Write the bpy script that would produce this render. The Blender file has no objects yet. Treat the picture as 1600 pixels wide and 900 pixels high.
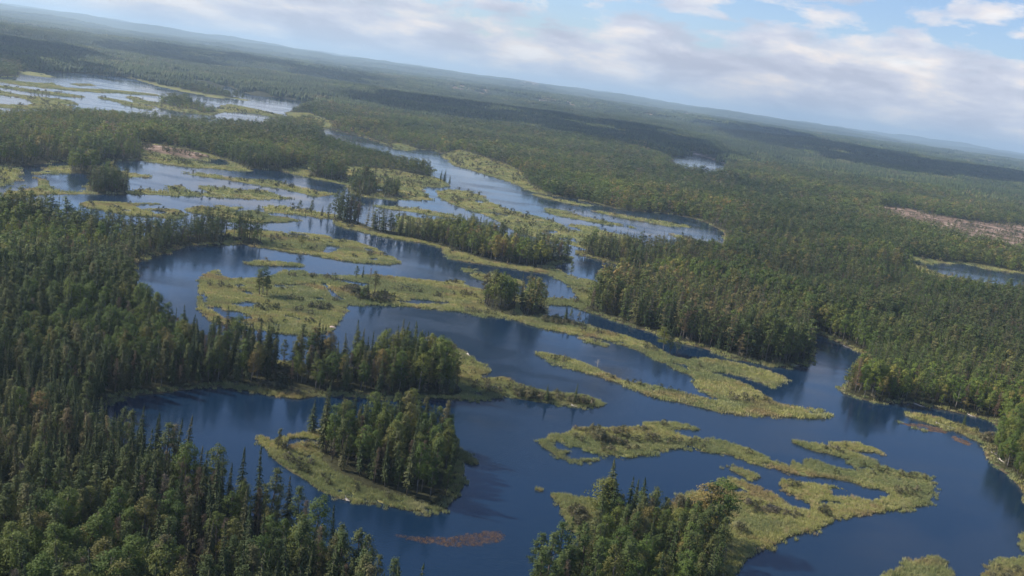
import bpy, math, random
import numpy as np
from mathutils import Vector, Matrix

R = math.radians
rng = np.random.default_rng(7)
random.seed(7)
sc = bpy.context.scene
col = sc.collection

# ------------------------------------------------------------------ camera
H = 130.0                      # metres above the water
F_PX = 1537.0                  # focal length in photo pixels (photo 1600 x 900)
PITCH, ROLL = R(11.8), R(8.15)
cd = bpy.data.cameras.new('camera')
cam = bpy.data.objects.new('camera', cd)
col.objects.link(cam)
sc.camera = cam
cd.sensor_width = 36.0
cd.lens = F_PX / 1600.0 * 36.0
cd.clip_start, cd.clip_end = 1.0, 90000.0
fwd = np.array([0.0, math.cos(PITCH), -math.sin(PITCH)])
r0 = np.array([1.0, 0.0, 0.0])
u0 = np.array([0.0, math.sin(PITCH), math.cos(PITCH)])
cr = math.cos(ROLL) * r0 + math.sin(ROLL) * u0
cu = -math.sin(ROLL) * r0 + math.cos(ROLL) * u0
m = Matrix(((cr[0], cu[0], -fwd[0], 0), (cr[1], cu[1], -fwd[1], 0), (cr[2], cu[2], -fwd[2], H), (0, 0, 0, 1)))
cam.matrix_world = m

# ------------------------------------------------------------------ light
SUN_EL, SUN_LEFT = R(36), R(76)          # elevation; degrees left of the view direction
sun_dir = np.array([-math.sin(SUN_LEFT) * math.cos(SUN_EL), math.cos(SUN_LEFT) * math.cos(SUN_EL), math.sin(SUN_EL)])
sd_ = bpy.data.lights.new('sun', 'SUN')
sd_.energy = 4.8
sd_.angle = R(0.53)
sd_.color = (1.0, 0.90, 0.76)
sun = bpy.data.objects.new('sun', sd_)
col.objects.link(sun)
sun.rotation_euler = Vector(-sun_dir).to_track_quat('-Z', 'Y').to_euler()

w = bpy.data.worlds.new('World')
sc.world = w
w.use_nodes = True
nt = w.node_tree
nt.nodes.clear()
def N(t, kind, **kw):
    n = t.nodes.new(kind)
    for k, v in kw.items():
        setattr(n, k, v)
    return n
def mth(t, op, a, b=None, c=None, clamp=False):
    n = t.nodes.new('ShaderNodeMath'); n.operation = op; n.use_clamp = clamp
    for i, v in enumerate((a, b, c)):
        if v is None: continue
        if isinstance(v, (int, float)): n.inputs[i].default_value = v
        else: t.links.new(v, n.inputs[i])
    return n.outputs[0]
def ramp(t, fac, stops, interp='LINEAR'):
    n = t.nodes.new('ShaderNodeValToRGB')
    cr_ = n.color_ramp; cr_.interpolation = interp
    while len(cr_.elements) < len(stops): cr_.elements.new(0.5)
    for e, (p, c) in zip(cr_.elements, stops):
        e.position = p; e.color = c if len(c) == 4 else (*c, 1)
    t.links.new(fac, n.inputs[0])
    return n.outputs[0]
def mixc(t, fac, a, b, blend='MIX'):
    n = t.nodes.new('ShaderNodeMix'); n.data_type = 'RGBA'; n.blend_type = blend
    for s, v in ((n.inputs[0], fac), (n.inputs[6], a), (n.inputs[7], b)):
        if isinstance(v, (int, float)): s.default_value = v
        elif isinstance(v, tuple): s.default_value = v if len(v) == 4 else (*v, 1)
        else: t.links.new(v, s)
    return n.outputs[2]

SKY_SEED = 47.2
sky = N(nt, 'ShaderNodeTexSky', sky_type='NISHITA', sun_disc=False, sun_elevation=SUN_EL, sun_rotation=-SUN_LEFT,
        altitude=300, air_density=1.0, dust_density=0.6, ozone_density=1.2)
bg_sky = N(nt, 'ShaderNodeBackground'); bg_sky.inputs[1].default_value = 0.095
nt.links.new(mixc(nt, 1.0, sky.outputs[0], (0.82, 0.90, 1.12), 'MULTIPLY'), bg_sky.inputs[0])
# broken cloud deck: noise on a plane high above, so it foreshortens towards the horizon
geo = N(nt, 'ShaderNodeTexCoord')
sep = N(nt, 'ShaderNodeSeparateXYZ'); nt.links.new(geo.outputs['Generated'], sep.inputs[0])
zz = mth(nt, 'MAXIMUM', sep.outputs[2], 0.0)
# the deck is seen edge-on, so banks grow taller and wider with height above the horizon
den = mth(nt, 'DIVIDE', 2.6, mth(nt, 'ADD', zz, 0.30))
cx_ = mth(nt, 'MULTIPLY', sep.outputs[0], den)
cy_ = mth(nt, 'MULTIPLY', sep.outputs[1], den)
cmb = N(nt, 'ShaderNodeCombineXYZ'); nt.links.new(cx_, cmb.inputs[0]); nt.links.new(cy_, cmb.inputs[1])
nt.links.new(mth(nt, 'ADD', mth(nt, 'MULTIPLY', mth(nt, 'POWER', mth(nt, 'ADD', zz, 0.01), 0.6), 4.6), SKY_SEED), cmb.inputs[2])
def noise(t, vec, scale, detail=5, rough=0.55, dist=0.0, dims='3D'):
    n = t.nodes.new('ShaderNodeTexNoise'); n.noise_dimensions = dims
    n.inputs['Scale'].default_value = scale; n.inputs['Detail'].default_value = detail
    n.inputs['Roughness'].default_value = rough; n.inputs['Distortion'].default_value = dist
    t.links.new(vec, n.inputs['Vector'])
    return n.outputs[0]
n_big = noise(nt, cmb.outputs[0], 0.8, 7, 0.52, 0.1)
n_mid = noise(nt, cmb.outputs[0], 2.4, 7, 0.58, 0.15)
hor = ramp(nt, zz, [(0.0, (1, 1, 1)), (0.05, (0.62, 0.62, 0.62)), (0.085, (0.27, 0.27, 0.27)), (0.2, (0.08, 0.08, 0.08)), (0.5, (0.0, 0.0, 0.0))])
clear = ramp(nt, zz, [(0.12, (0, 0, 0)), (0.30, (1, 1, 1))])
cov = mth(nt, 'ADD', mth(nt, 'SUBTRACT', mth(nt, 'MULTIPLY', hor, 0.26), mth(nt, 'MULTIPLY', clear, 0.07)), mth(nt, 'ADD', mth(nt, 'MULTIPLY', n_big, 0.6), mth(nt, 'MULTIPLY', n_mid, 0.4)))
mask = ramp(nt, cov, [(0.515, (0, 0, 0)), (0.56, (0.75, 0.75, 0.75)), (0.62, (0.97, 0.97, 0.97))])
n_sh = noise(nt, cmb.outputs[0], 1.7, 7, 0.56, 0.2)
ccol = ramp(nt, n_sh, [(0.38, (0.39, 0.41, 0.49)), (0.47, (0.47, 0.485, 0.56)), (0.53, (0.55, 0.55, 0.59)), (0.60, (0.67, 0.62, 0.60)), (0.68, (0.76, 0.72, 0.69))])
bg_c = N(nt, 'ShaderNodeBackground'); bg_c.inputs[1].default_value = 0.98
nt.links.new(ccol, bg_c.inputs[0])
mx = N(nt, 'ShaderNodeMixShader')
nt.links.new(mask, mx.inputs[0]); nt.links.new(bg_sky.outputs[0], mx.inputs[1]); nt.links.new(bg_c.outputs[0], mx.inputs[2])
wo = N(nt, 'ShaderNodeOutputWorld'); nt.links.new(mx.outputs[0], wo.inputs[0])

sc.view_settings.view_transform = 'Standard'
sc.view_settings.look = 'None'
sc.view_settings.exposure = 0.6
sc.view_settings.gamma = 1.0
sc.cycles.use_denoising = True
sc.cycles.max_bounces = 5
sc.cycles.diffuse_bounces = 2
sc.cycles.glossy_bounces = 2
sc.cycles.transmission_bounces = 2
sc.cycles.transparent_max_bounces = 6
sc.cycles.volume_bounces = 1
sc.cycles.caustics_reflective = False
sc.cycles.caustics_refractive = False
sc.cycles.sample_clamp_indirect = 4.0

# ------------------------------------------------------------------ pixel -> ground and back
def at(px, py, z=0.0):
    d = fwd * F_PX + cr * (px - 800.0) - cu * (py - 450.0)
    t = (z - H) / d[2]
    return np.array([0, 0, H]) + d * t
def ground(pts):
    """traced outline in photo pixels -> outline on the water level, in metres"""
    out = []
    for px, py in pts:
        p = at(px, py)
        out.append((p[0], p[1]))
    return np.array(out)
def project(x, y, z):
    v = np.stack([x, y, z - H], -1)
    df = v @ fwd
    px = 800 + F_PX * (v @ cr) / df
    py = 450 - F_PX * (v @ cu) / df
    return px, py, df

# ------------------------------------------------------------------ value noise
def hash2(ix, iy, seed):
    h = (ix.astype(np.int64) * 374761393 + iy.astype(np.int64) * 668265263 + seed * 982451653) & 0xFFFFFFFF
    h = ((h ^ (h >> 13)) * 1274126177) & 0xFFFFFFFF
    h = (h ^ (h >> 16)) & 0xFFFFFFFF
    return h.astype(np.float64) / 4294967295.0
def vnoise(x, y, seed=0):
    ix, iy = np.floor(x), np.floor(y)
    fx, fy = x - ix, y - iy
    fx = fx * fx * (3 - 2 * fx); fy = fy * fy * (3 - 2 * fy)
    a = hash2(ix, iy, seed); b = hash2(ix + 1, iy, seed); c = hash2(ix, iy + 1, seed); d = hash2(ix + 1, iy + 1, seed)
    return (a * (1 - fx) + b * fx) * (1 - fy) + (c * (1 - fx) + d * fx) * fy
def fbm(x, y, oct=4, seed=0):
    s = 0.0; a = 0.5; t = 0.0
    for i in range(oct):
        s = s + a * vnoise(x, y, seed + i * 17); t += a
        x = x * 2.03 + 11.3; y = y * 2.03 - 7.1; a *= 0.5
    return s / t
def sstep(a, b, x):
    t = np.clip((x - a) / (b - a), 0, 1)
    return t * t * (3 - 2 * t)

# ------------------------------------------------------------------ traced shorelines (photo pixels at ground level)
W, M_, F_, C_, RD = 'W', 'M', 'F', 'C', 'R'
MAP = [
 # upper left lakes
 (W, [(-260,90),(-120,112),(0,120),(27,120),(29,111),(60,111),(100,113),(140,115),(190,120),(207,123),(250,135),(282,142),(325,151),(392,157),(340,145),(327,140),(325,136),(345,138),(355,134),(378,144),(400,150),(437,152),(480,160),(502,163),(475,167),(454,173),(444,178),(452,183),(415,190),(400,196),(337,192),(225,181),(125,177),(0,180),(-260,165)]),
 (W, [(260,113),(275,114),(291,118),(286,121),(266,118)]),
 (M_, [(29,111),(60,113),(90,121),(100,122),(70,121),(40,117),(28,116)]),
 (M_, [(-40,120),(0,124),(60,130),(82,130),(100,137),(140,139),(155,139),(200,143),(218,146),(175,145),(140,144),(105,141),(70,138),(37,134),(0,128)]),
 (M_, [(155,139),(200,143),(247,148),(250,150),(200,147),(160,143)]),
 (M_, [(108,131),(140,131),(150,134),(125,134)]),
 (M_, [(-60,128),(0,134),(33,138),(62,142),(100,146),(132,151),(131,153),(100,151),(65,147),(33,142),(0,137)]),
 (M_, [(-60,136),(0,142),(22,146),(50,151),(75,153),(110,157),(122,163),(115,168),(90,171),(60,172),(45,167),(50,160),(37,154),(0,148)]),
 (M_, [(-60,160),(0,163),(40,165),(70,170),(40,171),(0,168)]),
 (M_, [(154,151),(190,157),(225,164),(240,168),(235,172),(200,166),(180,159),(155,153)]),
 (M_, [(195,150),(215,152),(222,156),(240,160),(262,163),(290,166),(320,171),(337,172),(345,165),(360,163),(400,171),(440,180),(450,183),(430,184),(400,178),(370,175),(345,176),(330,181),(310,179),(285,176),(262,171),(240,166),(215,160),(198,153)]),
 (F_, [(248,158),(270,159),(300,164),(336,171),(338,176),(320,178),(285,173),(255,166)]),
 (M_, [(450,175),(482,180),(522,197),(525,202),(500,198),(462,192),(447,187)]),
 (M_, [(200,121),(250,133),(282,140),(325,149),(392,156),(392,158),(325,152),(282,143),(250,136)]),
 # the river basin
 (W, [(505,198),(528,206),(560,212),(590,222),(612,230),(650,233),(680,236),(697,242),(700,250),(712,259),(750,270),(800,285),(830,300),(857,305),(900,312),(940,321),(975,329),(1050,335),(1075,340),(1100,347),(1130,361),(1131,372),(1127,388),(1135,402),(1060,402),(1010,402),(960,393),(905,391),(897,396),(920,402),(950,410),(1000,425),(1022,437),(1020,458),(925,455),(912,450),(905,447),(905,460),(912,470),(890,477),(905,484),(942,495),(985,511),(1020,520),(1055,534),(1097,544),(1130,556),(1150,562),(1192,570),(1230,576),(1250,572),(1270,567),(1272,545),(1266,523),(1272,519),(1300,531),(1330,545),(1347,552),(1348,578),(1325,597),(1310,606),(1318,615),(1345,624),(1375,630),(1425,630),(1445,636),(1475,641),(1512,649),(1545,657),(1560,668),(1560,690),(1540,700),(1540,707),(1542,717),(1557,732),(1582,747),(1600,772),(1625,810),(1670,860),(1720,960),(1800,1150),(760,1200),(660,1020),(600,955),(540,885),(455,838),(402,815),(340,792),(290,768),(230,728),(180,692),(140,662),(150,638),(200,620),(260,615),(300,608),(345,604),(380,610),(417,617),(462,625),(455,600),(445,580),(455,567),(415,565),(400,562),(375,556),(340,550),(300,538),(270,525),(245,510),(225,495),(212,470),(209,430),(215,412),(237,402),(252,398),(275,390),(300,384),(362,383),(366,366),(300,368),(250,370),(175,370),(110,362),(50,350),(0,343),(-260,325),(-260,262),(0,258),(28,260),(45,258),(75,255),(152,252),(215,251),(225,252),(260,256),(300,261),(340,263),(378,267),(400,264),(442,268),(460,273),(487,279),(540,287),(547,302),(575,309),(610,313),(677,313),(668,306),(660,300),(662,291),(690,294),(701,289),(690,280),(672,276),(677,262),(660,258),(620,250),(560,232),(505,212)]),
 (M_, [(612,226),(640,230),(655,234),(640,236),(615,232)]),
 (M_, [(215,225),(250,229),(325,242),(345,248),(362,254),(385,262),(400,268),(378,268),(340,264),(300,262),(260,257),(225,253),(215,240)]),
 (C_, [(220,227),(250,231),(322,243),(330,247),(312,250),(260,243),(222,237)]),
 (W, [(318,252),(330,249),(350,249),(362,256),(358,259),(340,258),(322,256)]),
 (M_, [(-260,250),(0,259),(28,262),(31,277),(20,285),(0,292),(-260,305)]),
 (M_, [(440,266),(485,258),(550,263),(610,267),(672,277),(690,281),(701,289),(690,294),(662,291),(660,300),(677,313),(610,313),(575,309),(547,302),(544,290),(487,279),(460,273)]),
 (F_, [(485,268),(530,271),(545,283),(520,283),(488,277)]),
 (F_, [(547,288),(582,290),(594,303),(570,307),(549,301)]),
 (F_, [(597,299),(618,300),(628,309),(600,311)]),
 (M_, [(690,245),(705,239),(720,240),(755,252),(790,262),(815,275),(830,290),(857,305),(830,300),(800,285),(750,270),(712,259),(700,250)]),
 (M_, [(55,272),(72,262),(107,258),(155,258),(185,267),(235,275),(238,277),(190,278),(155,273),(135,271),(105,271),(62,272),(56,275)]),
 (F_, [(108,258),(150,258),(157,268),(145,272),(112,270)]),
 (M_, [(-200,320),(0,306),(12,299),(45,297),(60,290),(60,279),(77,281),(77,290),(82,295),(100,300),(130,300),(135,290),(150,285),(175,281),(197,290),(200,297),(232,297),(265,300),(262,291),(280,289),(295,297),(312,302),(327,300),(307,291),(337,292),(387,297),(425,300),(440,307),(462,311),(400,311),(387,311),(350,309),(250,305),(195,304),(100,304),(60,304),(25,309),(0,313),(-200,335)]),
 (F_, [(135,290),(150,286),(175,284),(196,292),(198,303),(160,303),(137,301)]),
 (M_, [(277,269),(310,270),(345,275),(400,281),(425,281),(447,289),(482,295),(507,301),(525,303),(500,308),(485,306),(450,297),(400,289),(345,280),(305,275)]),
 (M_, [(127,318),(140,315),(170,316),(210,319),(250,319),(210,321),(215,327),(250,327),(275,328),(290,335),(285,341),(262,341),(240,338),(220,338),(190,334),(150,327),(132,322)]),
 (M_, [(290,327),(312,323),(340,322),(372,324),(375,328),(350,331),(362,334),(385,331),(395,328),(415,333),(420,338),(445,340),(468,344),(445,347),(400,348),(370,347),(350,343),(325,336),(300,333)]),
 (M_, [(412,323),(455,322),(500,332),(528,337),(528,343),(500,341),(460,335),(430,333),(415,334)]),
 (M_, [(355,360),(400,361),(462,364),(510,369),(515,374),(550,377),(577,385),(590,391),(615,404),(627,411),(610,414),(562,411),(512,403),(482,397),(450,395),(412,387),(370,381),(350,384)]),
 (W, [(502,382),(540,387),(520,396),(492,397),(505,390)]),
 (W, [(566,385),(588,392),(586,395),(570,393)]),
 (W, [(573,405),(590,402),(590,408),(578,408)]),
 (F_, [(362,370),(400,374),(415,384),(400,385),(366,380)]),
 (M_, [(525,338),(558,348),(590,360),(612,362),(625,350),(618,337),(640,338),(680,345),(690,338),(720,345),(740,356),(770,378),(800,388),(830,396),(850,400),(895,402),(894,410),(860,414),(875,424),(897,432),(925,440),(940,450),(930,478),(912,470),(890,445),(865,432),(840,426),(802,420),(765,415),(727,409),(700,405),(695,389),(665,381),(635,376),(590,369),(565,362),(540,357),(525,350)]),
 (M_, [(577,321),(612,322),(650,326),(700,334),(722,343),(715,345),(690,340),(650,332),(610,327),(585,324)]),
 (F_, [(522,338),(560,346),(563,353),(545,353),(520,347)]),
 (F_, [(565,354),(590,361),(620,364),(650,366),(690,366),(740,362),(770,380),(800,390),(840,397),(893,404),(890,409),(860,413),(835,419),(800,414),(765,410),(735,400),(710,392),(670,380),(630,371),(590,366)]),
 (M_, [(682,300),(700,296),(745,300),(757,303),(755,311),(790,327),(832,337),(862,345),(885,354),(893,350),(925,354),(960,365),(1000,375),(1001,386),(940,397),(905,386),(862,376),(825,368),(805,362),(780,347),(760,337),(725,326),(707,320),(685,307)]),
 (W, [(832,344),(850,347),(845,351)]),
 (W, [(847,359),(870,361),(873,366),(855,364)]),
 (W, [(880,353),(905,356),(912,361),(890,361)]),
 (W, [(870,371),(900,373),(905,380),(880,377)]),
 (M_, [(850,326),(875,327),(905,337),(935,344),(975,351),(968,354),(935,349),(905,343),(870,337),(852,331)]),
 (M_, [(920,329),(950,332),(985,339),(1040,347),(1078,353),(1078,356),(1040,353),(985,343),(950,336)]),
 (M_, [(822,301),(860,309),(900,317),(923,321),(915,323),(880,317),(840,307)]),
 (M_, [(1047,366),(1075,370),(1092,376),(1095,384),(1080,383),(1068,376)]),
 (M_, [(982,354),(990,354),(990,357),(983,357)]),
 (M_, [(720,420),(745,421),(775,427),(800,436),(820,442),(818,446),(795,446),(775,443),(755,438),(740,434),(735,427)]),
 (M_, [(694,441),(715,438),(725,440),(722,444),(700,445)]),
 (M_, [(312,445),(315,432),(330,425),(341,424),(337,431),(360,436),(397,435),(425,432),(445,424),(472,425),(477,430),(507,432),(545,432),(545,478),(535,482),(534,490),(523,514),(505,522),(487,526),(425,521),(392,514),(360,508),(340,505),(325,500),(321,490),(315,480),(310,462)]),
 (W, [(317,457),(327,467),(330,480),(340,475),(350,485),(372,487),(392,492),(397,499),(375,501),(355,499),(337,489),(322,482),(315,470),(312,458)]),
 (M_, [(380,411),(400,408),(440,410),(475,414),(470,417),(430,416),(395,415)]),
 (W, [(425,445),(462,445),(495,440),(475,447),(440,451),(427,449)]),
 (W, [(372,454),(397,456),(392,463),(378,459)]),
 (W, [(365,445),(385,442),(380,450),(368,449)]),
 (W, [(422,466),(432,467),(430,471),(424,470)]),
 (W, [(437,490),(482,500),(475,502),(445,496)]),
 (W, [(455,456),(470,460),(465,463)]),
 (W, [(490,466),(508,465),(505,470),(492,470)]),
 (M_, [(540,432),(582,430),(630,435),(690,442),(725,447),(755,455),(810,462),(850,467),(910,469),(930,474),(912,485),(890,478),(870,477),(852,476),(856,486),(880,500),(912,507),(935,514),(980,527),(1010,536),(1042,553),(1055,562),(1092,562),(1105,560),(1142,567),(1180,575),(1225,589),(1227,597),(1205,605),(1180,595),(1155,585),(1130,582),(1105,582),(1130,590),(1155,597),(1180,610),(1215,632),(1242,636),(1280,642),(1300,651),(1285,655),(1217,652),(1197,650),(1130,646),(1080,634),(1020,620),(980,604),(930,587),(885,575),(847,560),(835,552),(842,550),(870,556),(910,567),(930,577),(962,592),(1020,604),(1055,610),(1092,622),(1120,627),(1095,607),(1082,587),(1060,580),(1045,572),(1005,552),(980,542),(930,527),(900,523),(865,517),(830,509),(810,502),(790,497),(752,495),(715,487),(665,482),(615,477),(565,477),(540,476)]),
 (W, [(500,443),(510,443),(520,452),(540,468),(536,472),(522,466),(513,455)]),
 (W, [(617,470),(645,467),(700,472),(712,477),(690,477),(640,475),(620,474)]),
 (W, [(625,445),(655,449),(660,452),(630,449)]),
 (F_, [(755,470),(790,467),(806,474),(804,484),(786,490),(766,487),(757,480)]),
 (F_, [(812,474),(850,478),(857,486),(842,494),(822,497),(812,486)]),
 (M_, [(902,526),(930,531),(952,540),(948,542),(925,537)]),
 # wooded peninsula with its reed tip
 (M_, [(405,565),(455,567),(480,573),(520,575),(560,575),(600,572),(640,570),(660,562),(665,545),(667,542),(677,536),(675,530),(690,532),(710,541),(735,557),(767,582),(750,587),(752,593),(770,591),(797,592),(810,602),(850,612),(910,617),(935,627),(947,634),(910,637),(860,631),(805,623),(767,623),(735,627),(720,625),(660,622),(597,624),(560,619),(520,617),(480,622),(462,625),(417,617),(380,610),(345,604),(360,580)]),
 (F_, [(470,576),(520,577),(600,575),(640,573),(668,580),(692,592),(712,602),(722,612),(712,620),(660,619),(600,621),(560,616),(520,614),(482,618),(462,600)]),
 (F_, [(380,560),(412,566),(426,580),(430,602),(400,604),(350,600)]),
 (F_, [(452,580),(478,577),(478,614),(456,612)]),
 (W, [(683,554),(695,553),(705,558),(695,563),(687,561)]),
 (W, [(664,546),(676,547),(676,553),(664,556)]),
 # tree island with its long reed spit
 (M_, [(400,684),(415,682),(424,690),(440,684),(487,676),(530,668),(600,668),(660,674),(700,690),(725,706),(750,725),(738,727),(722,722),(722,745),(716,775),(690,798),(665,803),(650,800),(595,791),(540,783),(507,771),(475,748),(437,726),(412,702)]),
 (W, [(450,686),(478,685),(490,687),(470,694),(450,698)]),
 (W, [(470,712),(485,710),(487,716),(475,718)]),
 (F_, [(502,700),(530,685),(600,680),(660,685),(700,698),(718,715),(718,745),(712,770),(690,792),(660,788),(620,776),(580,766),(545,750),(515,732),(500,715)]),
 (RD, [(612,836),(640,838),(690,840),(740,834),(765,829),(785,831),(788,840),(775,848),(740,853),(690,852),(650,845)]),
 # large reed marsh of the lower right, joined to the near clump of trees
 (M_, [(839,689),(855,685),(860,677),(880,680),(900,670),(930,669),(1002,669),(1005,662),(1050,660),(1075,664),(1097,671),(1080,672),(1052,670),(1047,674),(1067,684),(1092,687),(1110,693),(1107,685),(1142,694),(1180,707),(1212,722),(1237,731),(1235,720),(1247,725),(1256,729),(1255,719),(1280,721),(1292,726),(1305,731),(1340,737),(1330,727),(1320,720),(1337,721),(1362,720),(1380,730),(1405,737),(1422,741),(1432,739),(1452,745),(1460,765),(1455,776),(1452,787),(1430,794),(1380,800),(1347,805),(1315,812),(1280,825),(1230,842),(1192,860),(1180,865),(1155,890),(1140,940),(1130,1000),(780,1000),(800,960),(850,920),(880,890),(905,850),(898,835),(887,822),(875,790),(855,771),(835,766),(838,763),(855,768),(892,775),(930,782),(1030,800),(1052,785),(1067,776),(1095,770),(1112,776),(1130,767),(1125,760),(1142,750),(1160,754),(1192,767),(1220,780),(1225,790),(1267,801),(1271,797),(1267,787),(1242,775),(1225,767),(1217,755),(1222,751),(1265,757),(1317,762),(1335,775),(1362,785),(1385,780),(1392,772),(1380,765),(1355,763),(1335,755),(1280,745),(1265,746),(1230,739),(1212,732),(1180,725),(1155,715),(1130,710),(1092,705),(1062,701),(1030,705),(1010,712),(995,712),(977,720),(965,715),(935,710),(935,721),(892,722),(867,712),(840,692)]),
 (W, [(857,692),(865,688),(885,692),(895,700),(885,705),(870,705)]),
 (M_, [(1235,691),(1270,694),(1300,700),(1337,710),(1366,720),(1350,724),(1330,719),(1300,711),(1270,704)]),
 (M_, [(1298,694),(1310,692),(1340,692),(1370,700),(1382,709),(1350,706),(1305,699)]),
 (M_, [(1107,684),(1142,693),(1142,697),(1115,690)]),
 (M_, [(1135,732),(1150,731),(1180,741),(1192,747),(1180,750),(1155,743)]),
 (F_, [(935,822),(990,828),(1050,838),(1105,832),(1128,845),(1128,865),(1118,900),(1110,1000),(800,1000),(850,945),(900,890),(925,850)]),
 (M_, [(1340,930),(1380,900),(1420,880),(1462,868),(1483,880),(1475,887),(1492,895),(1490,930)]),
 (M_, [(1500,950),(1530,900),(1560,876),(1600,870),(1650,880),(1660,950)]),
 (M_, [(1590,850),(1605,835),(1640,840),(1630,865),(1600,862)]),
 (M_, [(1417,646),(1450,650),(1500,665),(1535,679),(1560,690),(1570,702),(1555,703),(1542,696),(1512,684),(1495,674),(1462,665),(1425,654)]),
 (RD, [(1408,661),(1440,663),(1478,671),(1476,677),(1440,673)]),
 (RD, [(1487,680),(1520,693),(1514,697),(1490,688)]),
 # lakes and clearings inside the forest
 (W, [(1415,408),(1440,409),(1475,411),(1510,413),(1537,419),(1600,430),(1720,450),(1720,482),(1640,458),(1575,448),(1510,438),(1462,426)]),
 (M_, [(1385,398),(1420,401),(1480,410),(1510,411),(1600,427),(1720,446),(1720,451),(1600,431),(1537,420),(1510,414),(1475,412),(1450,413),(1430,409)]),
 (M_, [(1400,408),(1440,416),(1462,426),(1510,438),(1575,448),(1640,458),(1640,466),(1575,460),(1500,450),(1440,434),(1400,418)]),
 (W, [(1045,246),(1080,242),(1100,245),(1134,256),(1130,268),(1100,272),(1070,266),(1050,256)]),
 (C_, [(1076,240),(1100,243),(1136,255),(1133,258),(1100,247),(1080,243)]),
 (C_, [(1365,328),(1410,333),(1450,341),(1500,349),(1550,355),(1600,359),(1720,370),(1720,420),(1600,410),(1560,400),(1540,393),(1500,384),(1460,372),(1420,359),(1390,347)]),
 (C_, [(655,146),(700,140),(760,147),(765,153),(720,156),(680,153)]),
 (C_, [(786,139),(840,143),(840,147),(790,143)]),
 (C_, [(815,161),(850,162),(905,168),(960,175),(1020,182),(1080,186),(1080,190),(1000,189),(930,186),(880,177),(820,168)]),
 (C_, [(1470,245),(1520,252),(1560,262),(1555,267),(1500,259)]),
 (C_, [(590,140),(620,146),(650,152),(640,155),(600,148)]),
 (M_, [(1045,258),(1070,266),(1100,272),(1132,268),(1138,276),(1100,284),(1065,276),(1040,264)]),
]
POLYS = [(k, ground(p)) for k, p in MAP]
CAP = 60.0

def poly_sd(px, py, P):
    """signed distance (inside positive) of points to polygon P"""
    d2 = np.full(px.shape, 1e18); inside = np.zeros(px.shape, bool)
    n = len(P)
    for i in range(n):
        ax, ay = P[i]; bx, by = P[(i + 1) % n]
        ex, ey = bx - ax, by - ay
        wx, wy = px - ax, py - ay
        t = np.clip((wx * ex + wy * ey) / (ex * ex + ey * ey + 1e-12), 0, 1)
        dx, dy = wx - ex * t, wy - ey * t
        d2 = np.minimum(d2, dx * dx + dy * dy)
        if by != ay:
            c = ((ay > py) != (by > py)) & (px < ex * (py - ay) / (by - ay) + ax)
            inside ^= c
    d = np.sqrt(d2)
    return np.where(inside, d, -d)

def fields(x, y):
    """land signed distance L (m, >0 land), ground kind (0 forest 1 marsh 2 clearing 3 red weed) and K, metres inside its kind"""
    d = np.hypot(x, y)
    a1, a2, a3 = 2.0, 3.2 * sstep(250, 700, d), 10.0 * sstep(600, 1800, d)
    wx = x + a1 * (fbm(x / 6, y / 6, 3, 3) - 0.5) + a2 * (fbm(x / 17, y / 17, 3, 5) - 0.5) + a3 * (fbm(x / 50, y / 50, 3, 6) - 0.5)
    wy = y + a1 * (fbm(x / 6, y / 6, 3, 51) - 0.5) + a2 * (fbm(x / 17, y / 17, 3, 52) - 0.5) + a3 * (fbm(x / 50, y / 50, 3, 53) - 0.5)
    L = np.full(x.shape, CAP); kind = np.zeros(x.shape, np.int8); K = np.full(x.shape, CAP)
    for k, P in POLYS:
        x0, y0 = P.min(0) - CAP; x1, y1 = P.max(0) + CAP
        s = np.nonzero((wx > x0) & (wx < x1) & (wy > y0) & (wy < y1))[0]
        if len(s) == 0: continue
        q = np.clip(poly_sd(wx[s], wy[s], P), -CAP, CAP)
        if k == W:
            L[s] = np.minimum(L[s], -q)
        else:
            L[s] = np.maximum(L[s], q) if k != C_ else L[s]
            ins = q > 0
            code = {M_: 1, F_: 0, C_: 2, RD: 3}[k]
            kk = K[s]; kd = kind[s]
            kk = np.where(ins, q, np.where(kd == code, kk, np.minimum(kk, -q)))
            kd[ins] = code
            K[s] = kk; kind[s] = kd
    # little pools and ragged wet edges inside the marshes
    pn = np.where(d < 480, fbm(x / 10, y / 6, 4, 91), np.where(d < 1000, fbm(x / 22, y / 14, 4, 92), fbm(x / 44, y / 30, 4, 93)))
    wet = (kind == 1) & (pn > 0.69)
    L = np.where(wet, np.minimum(L, (0.69 - pn) * 18), L)
    return L, kind, K

def hills(x, y, L):
    d = np.hypot(x, y)
    az = x / np.maximum(d, 1)
    h = sstep(700, 2400, d) * 24 * (fbm(x / 420 + 5, y / 300, 4, 7) - 0.25)
    h = h + sstep(2600, 6000, d) * 95 * (fbm(x / 1500, y / 900 + 3, 4, 8) - 0.3)
    h = h + sstep(8000, 19000, d) * (285 - 110 * az) * np.maximum(fbm(x / 2600 + 1.3, y / 3000 + 3, 5, 9) - 0.2, 0)
    return np.clip(h, 0, 395) * sstep(4, 58, L)

def elevation(x, y, L, kind):
    top = np.where(kind == 1, 0.32, np.where(kind == 3, -0.06, 1.3))
    slope = np.where(kind == 3, 0.1, np.where(kind == 1, 0.5, 0.35))
    z = np.clip(L * slope, -1.6, top)
    z = z + np.where((kind != 3) & (L > 0.8), 0.25 * (fbm(x / 5, y / 5, 2, 4) - 0.4), 0)
    return z + hills(x, y, L)

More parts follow.
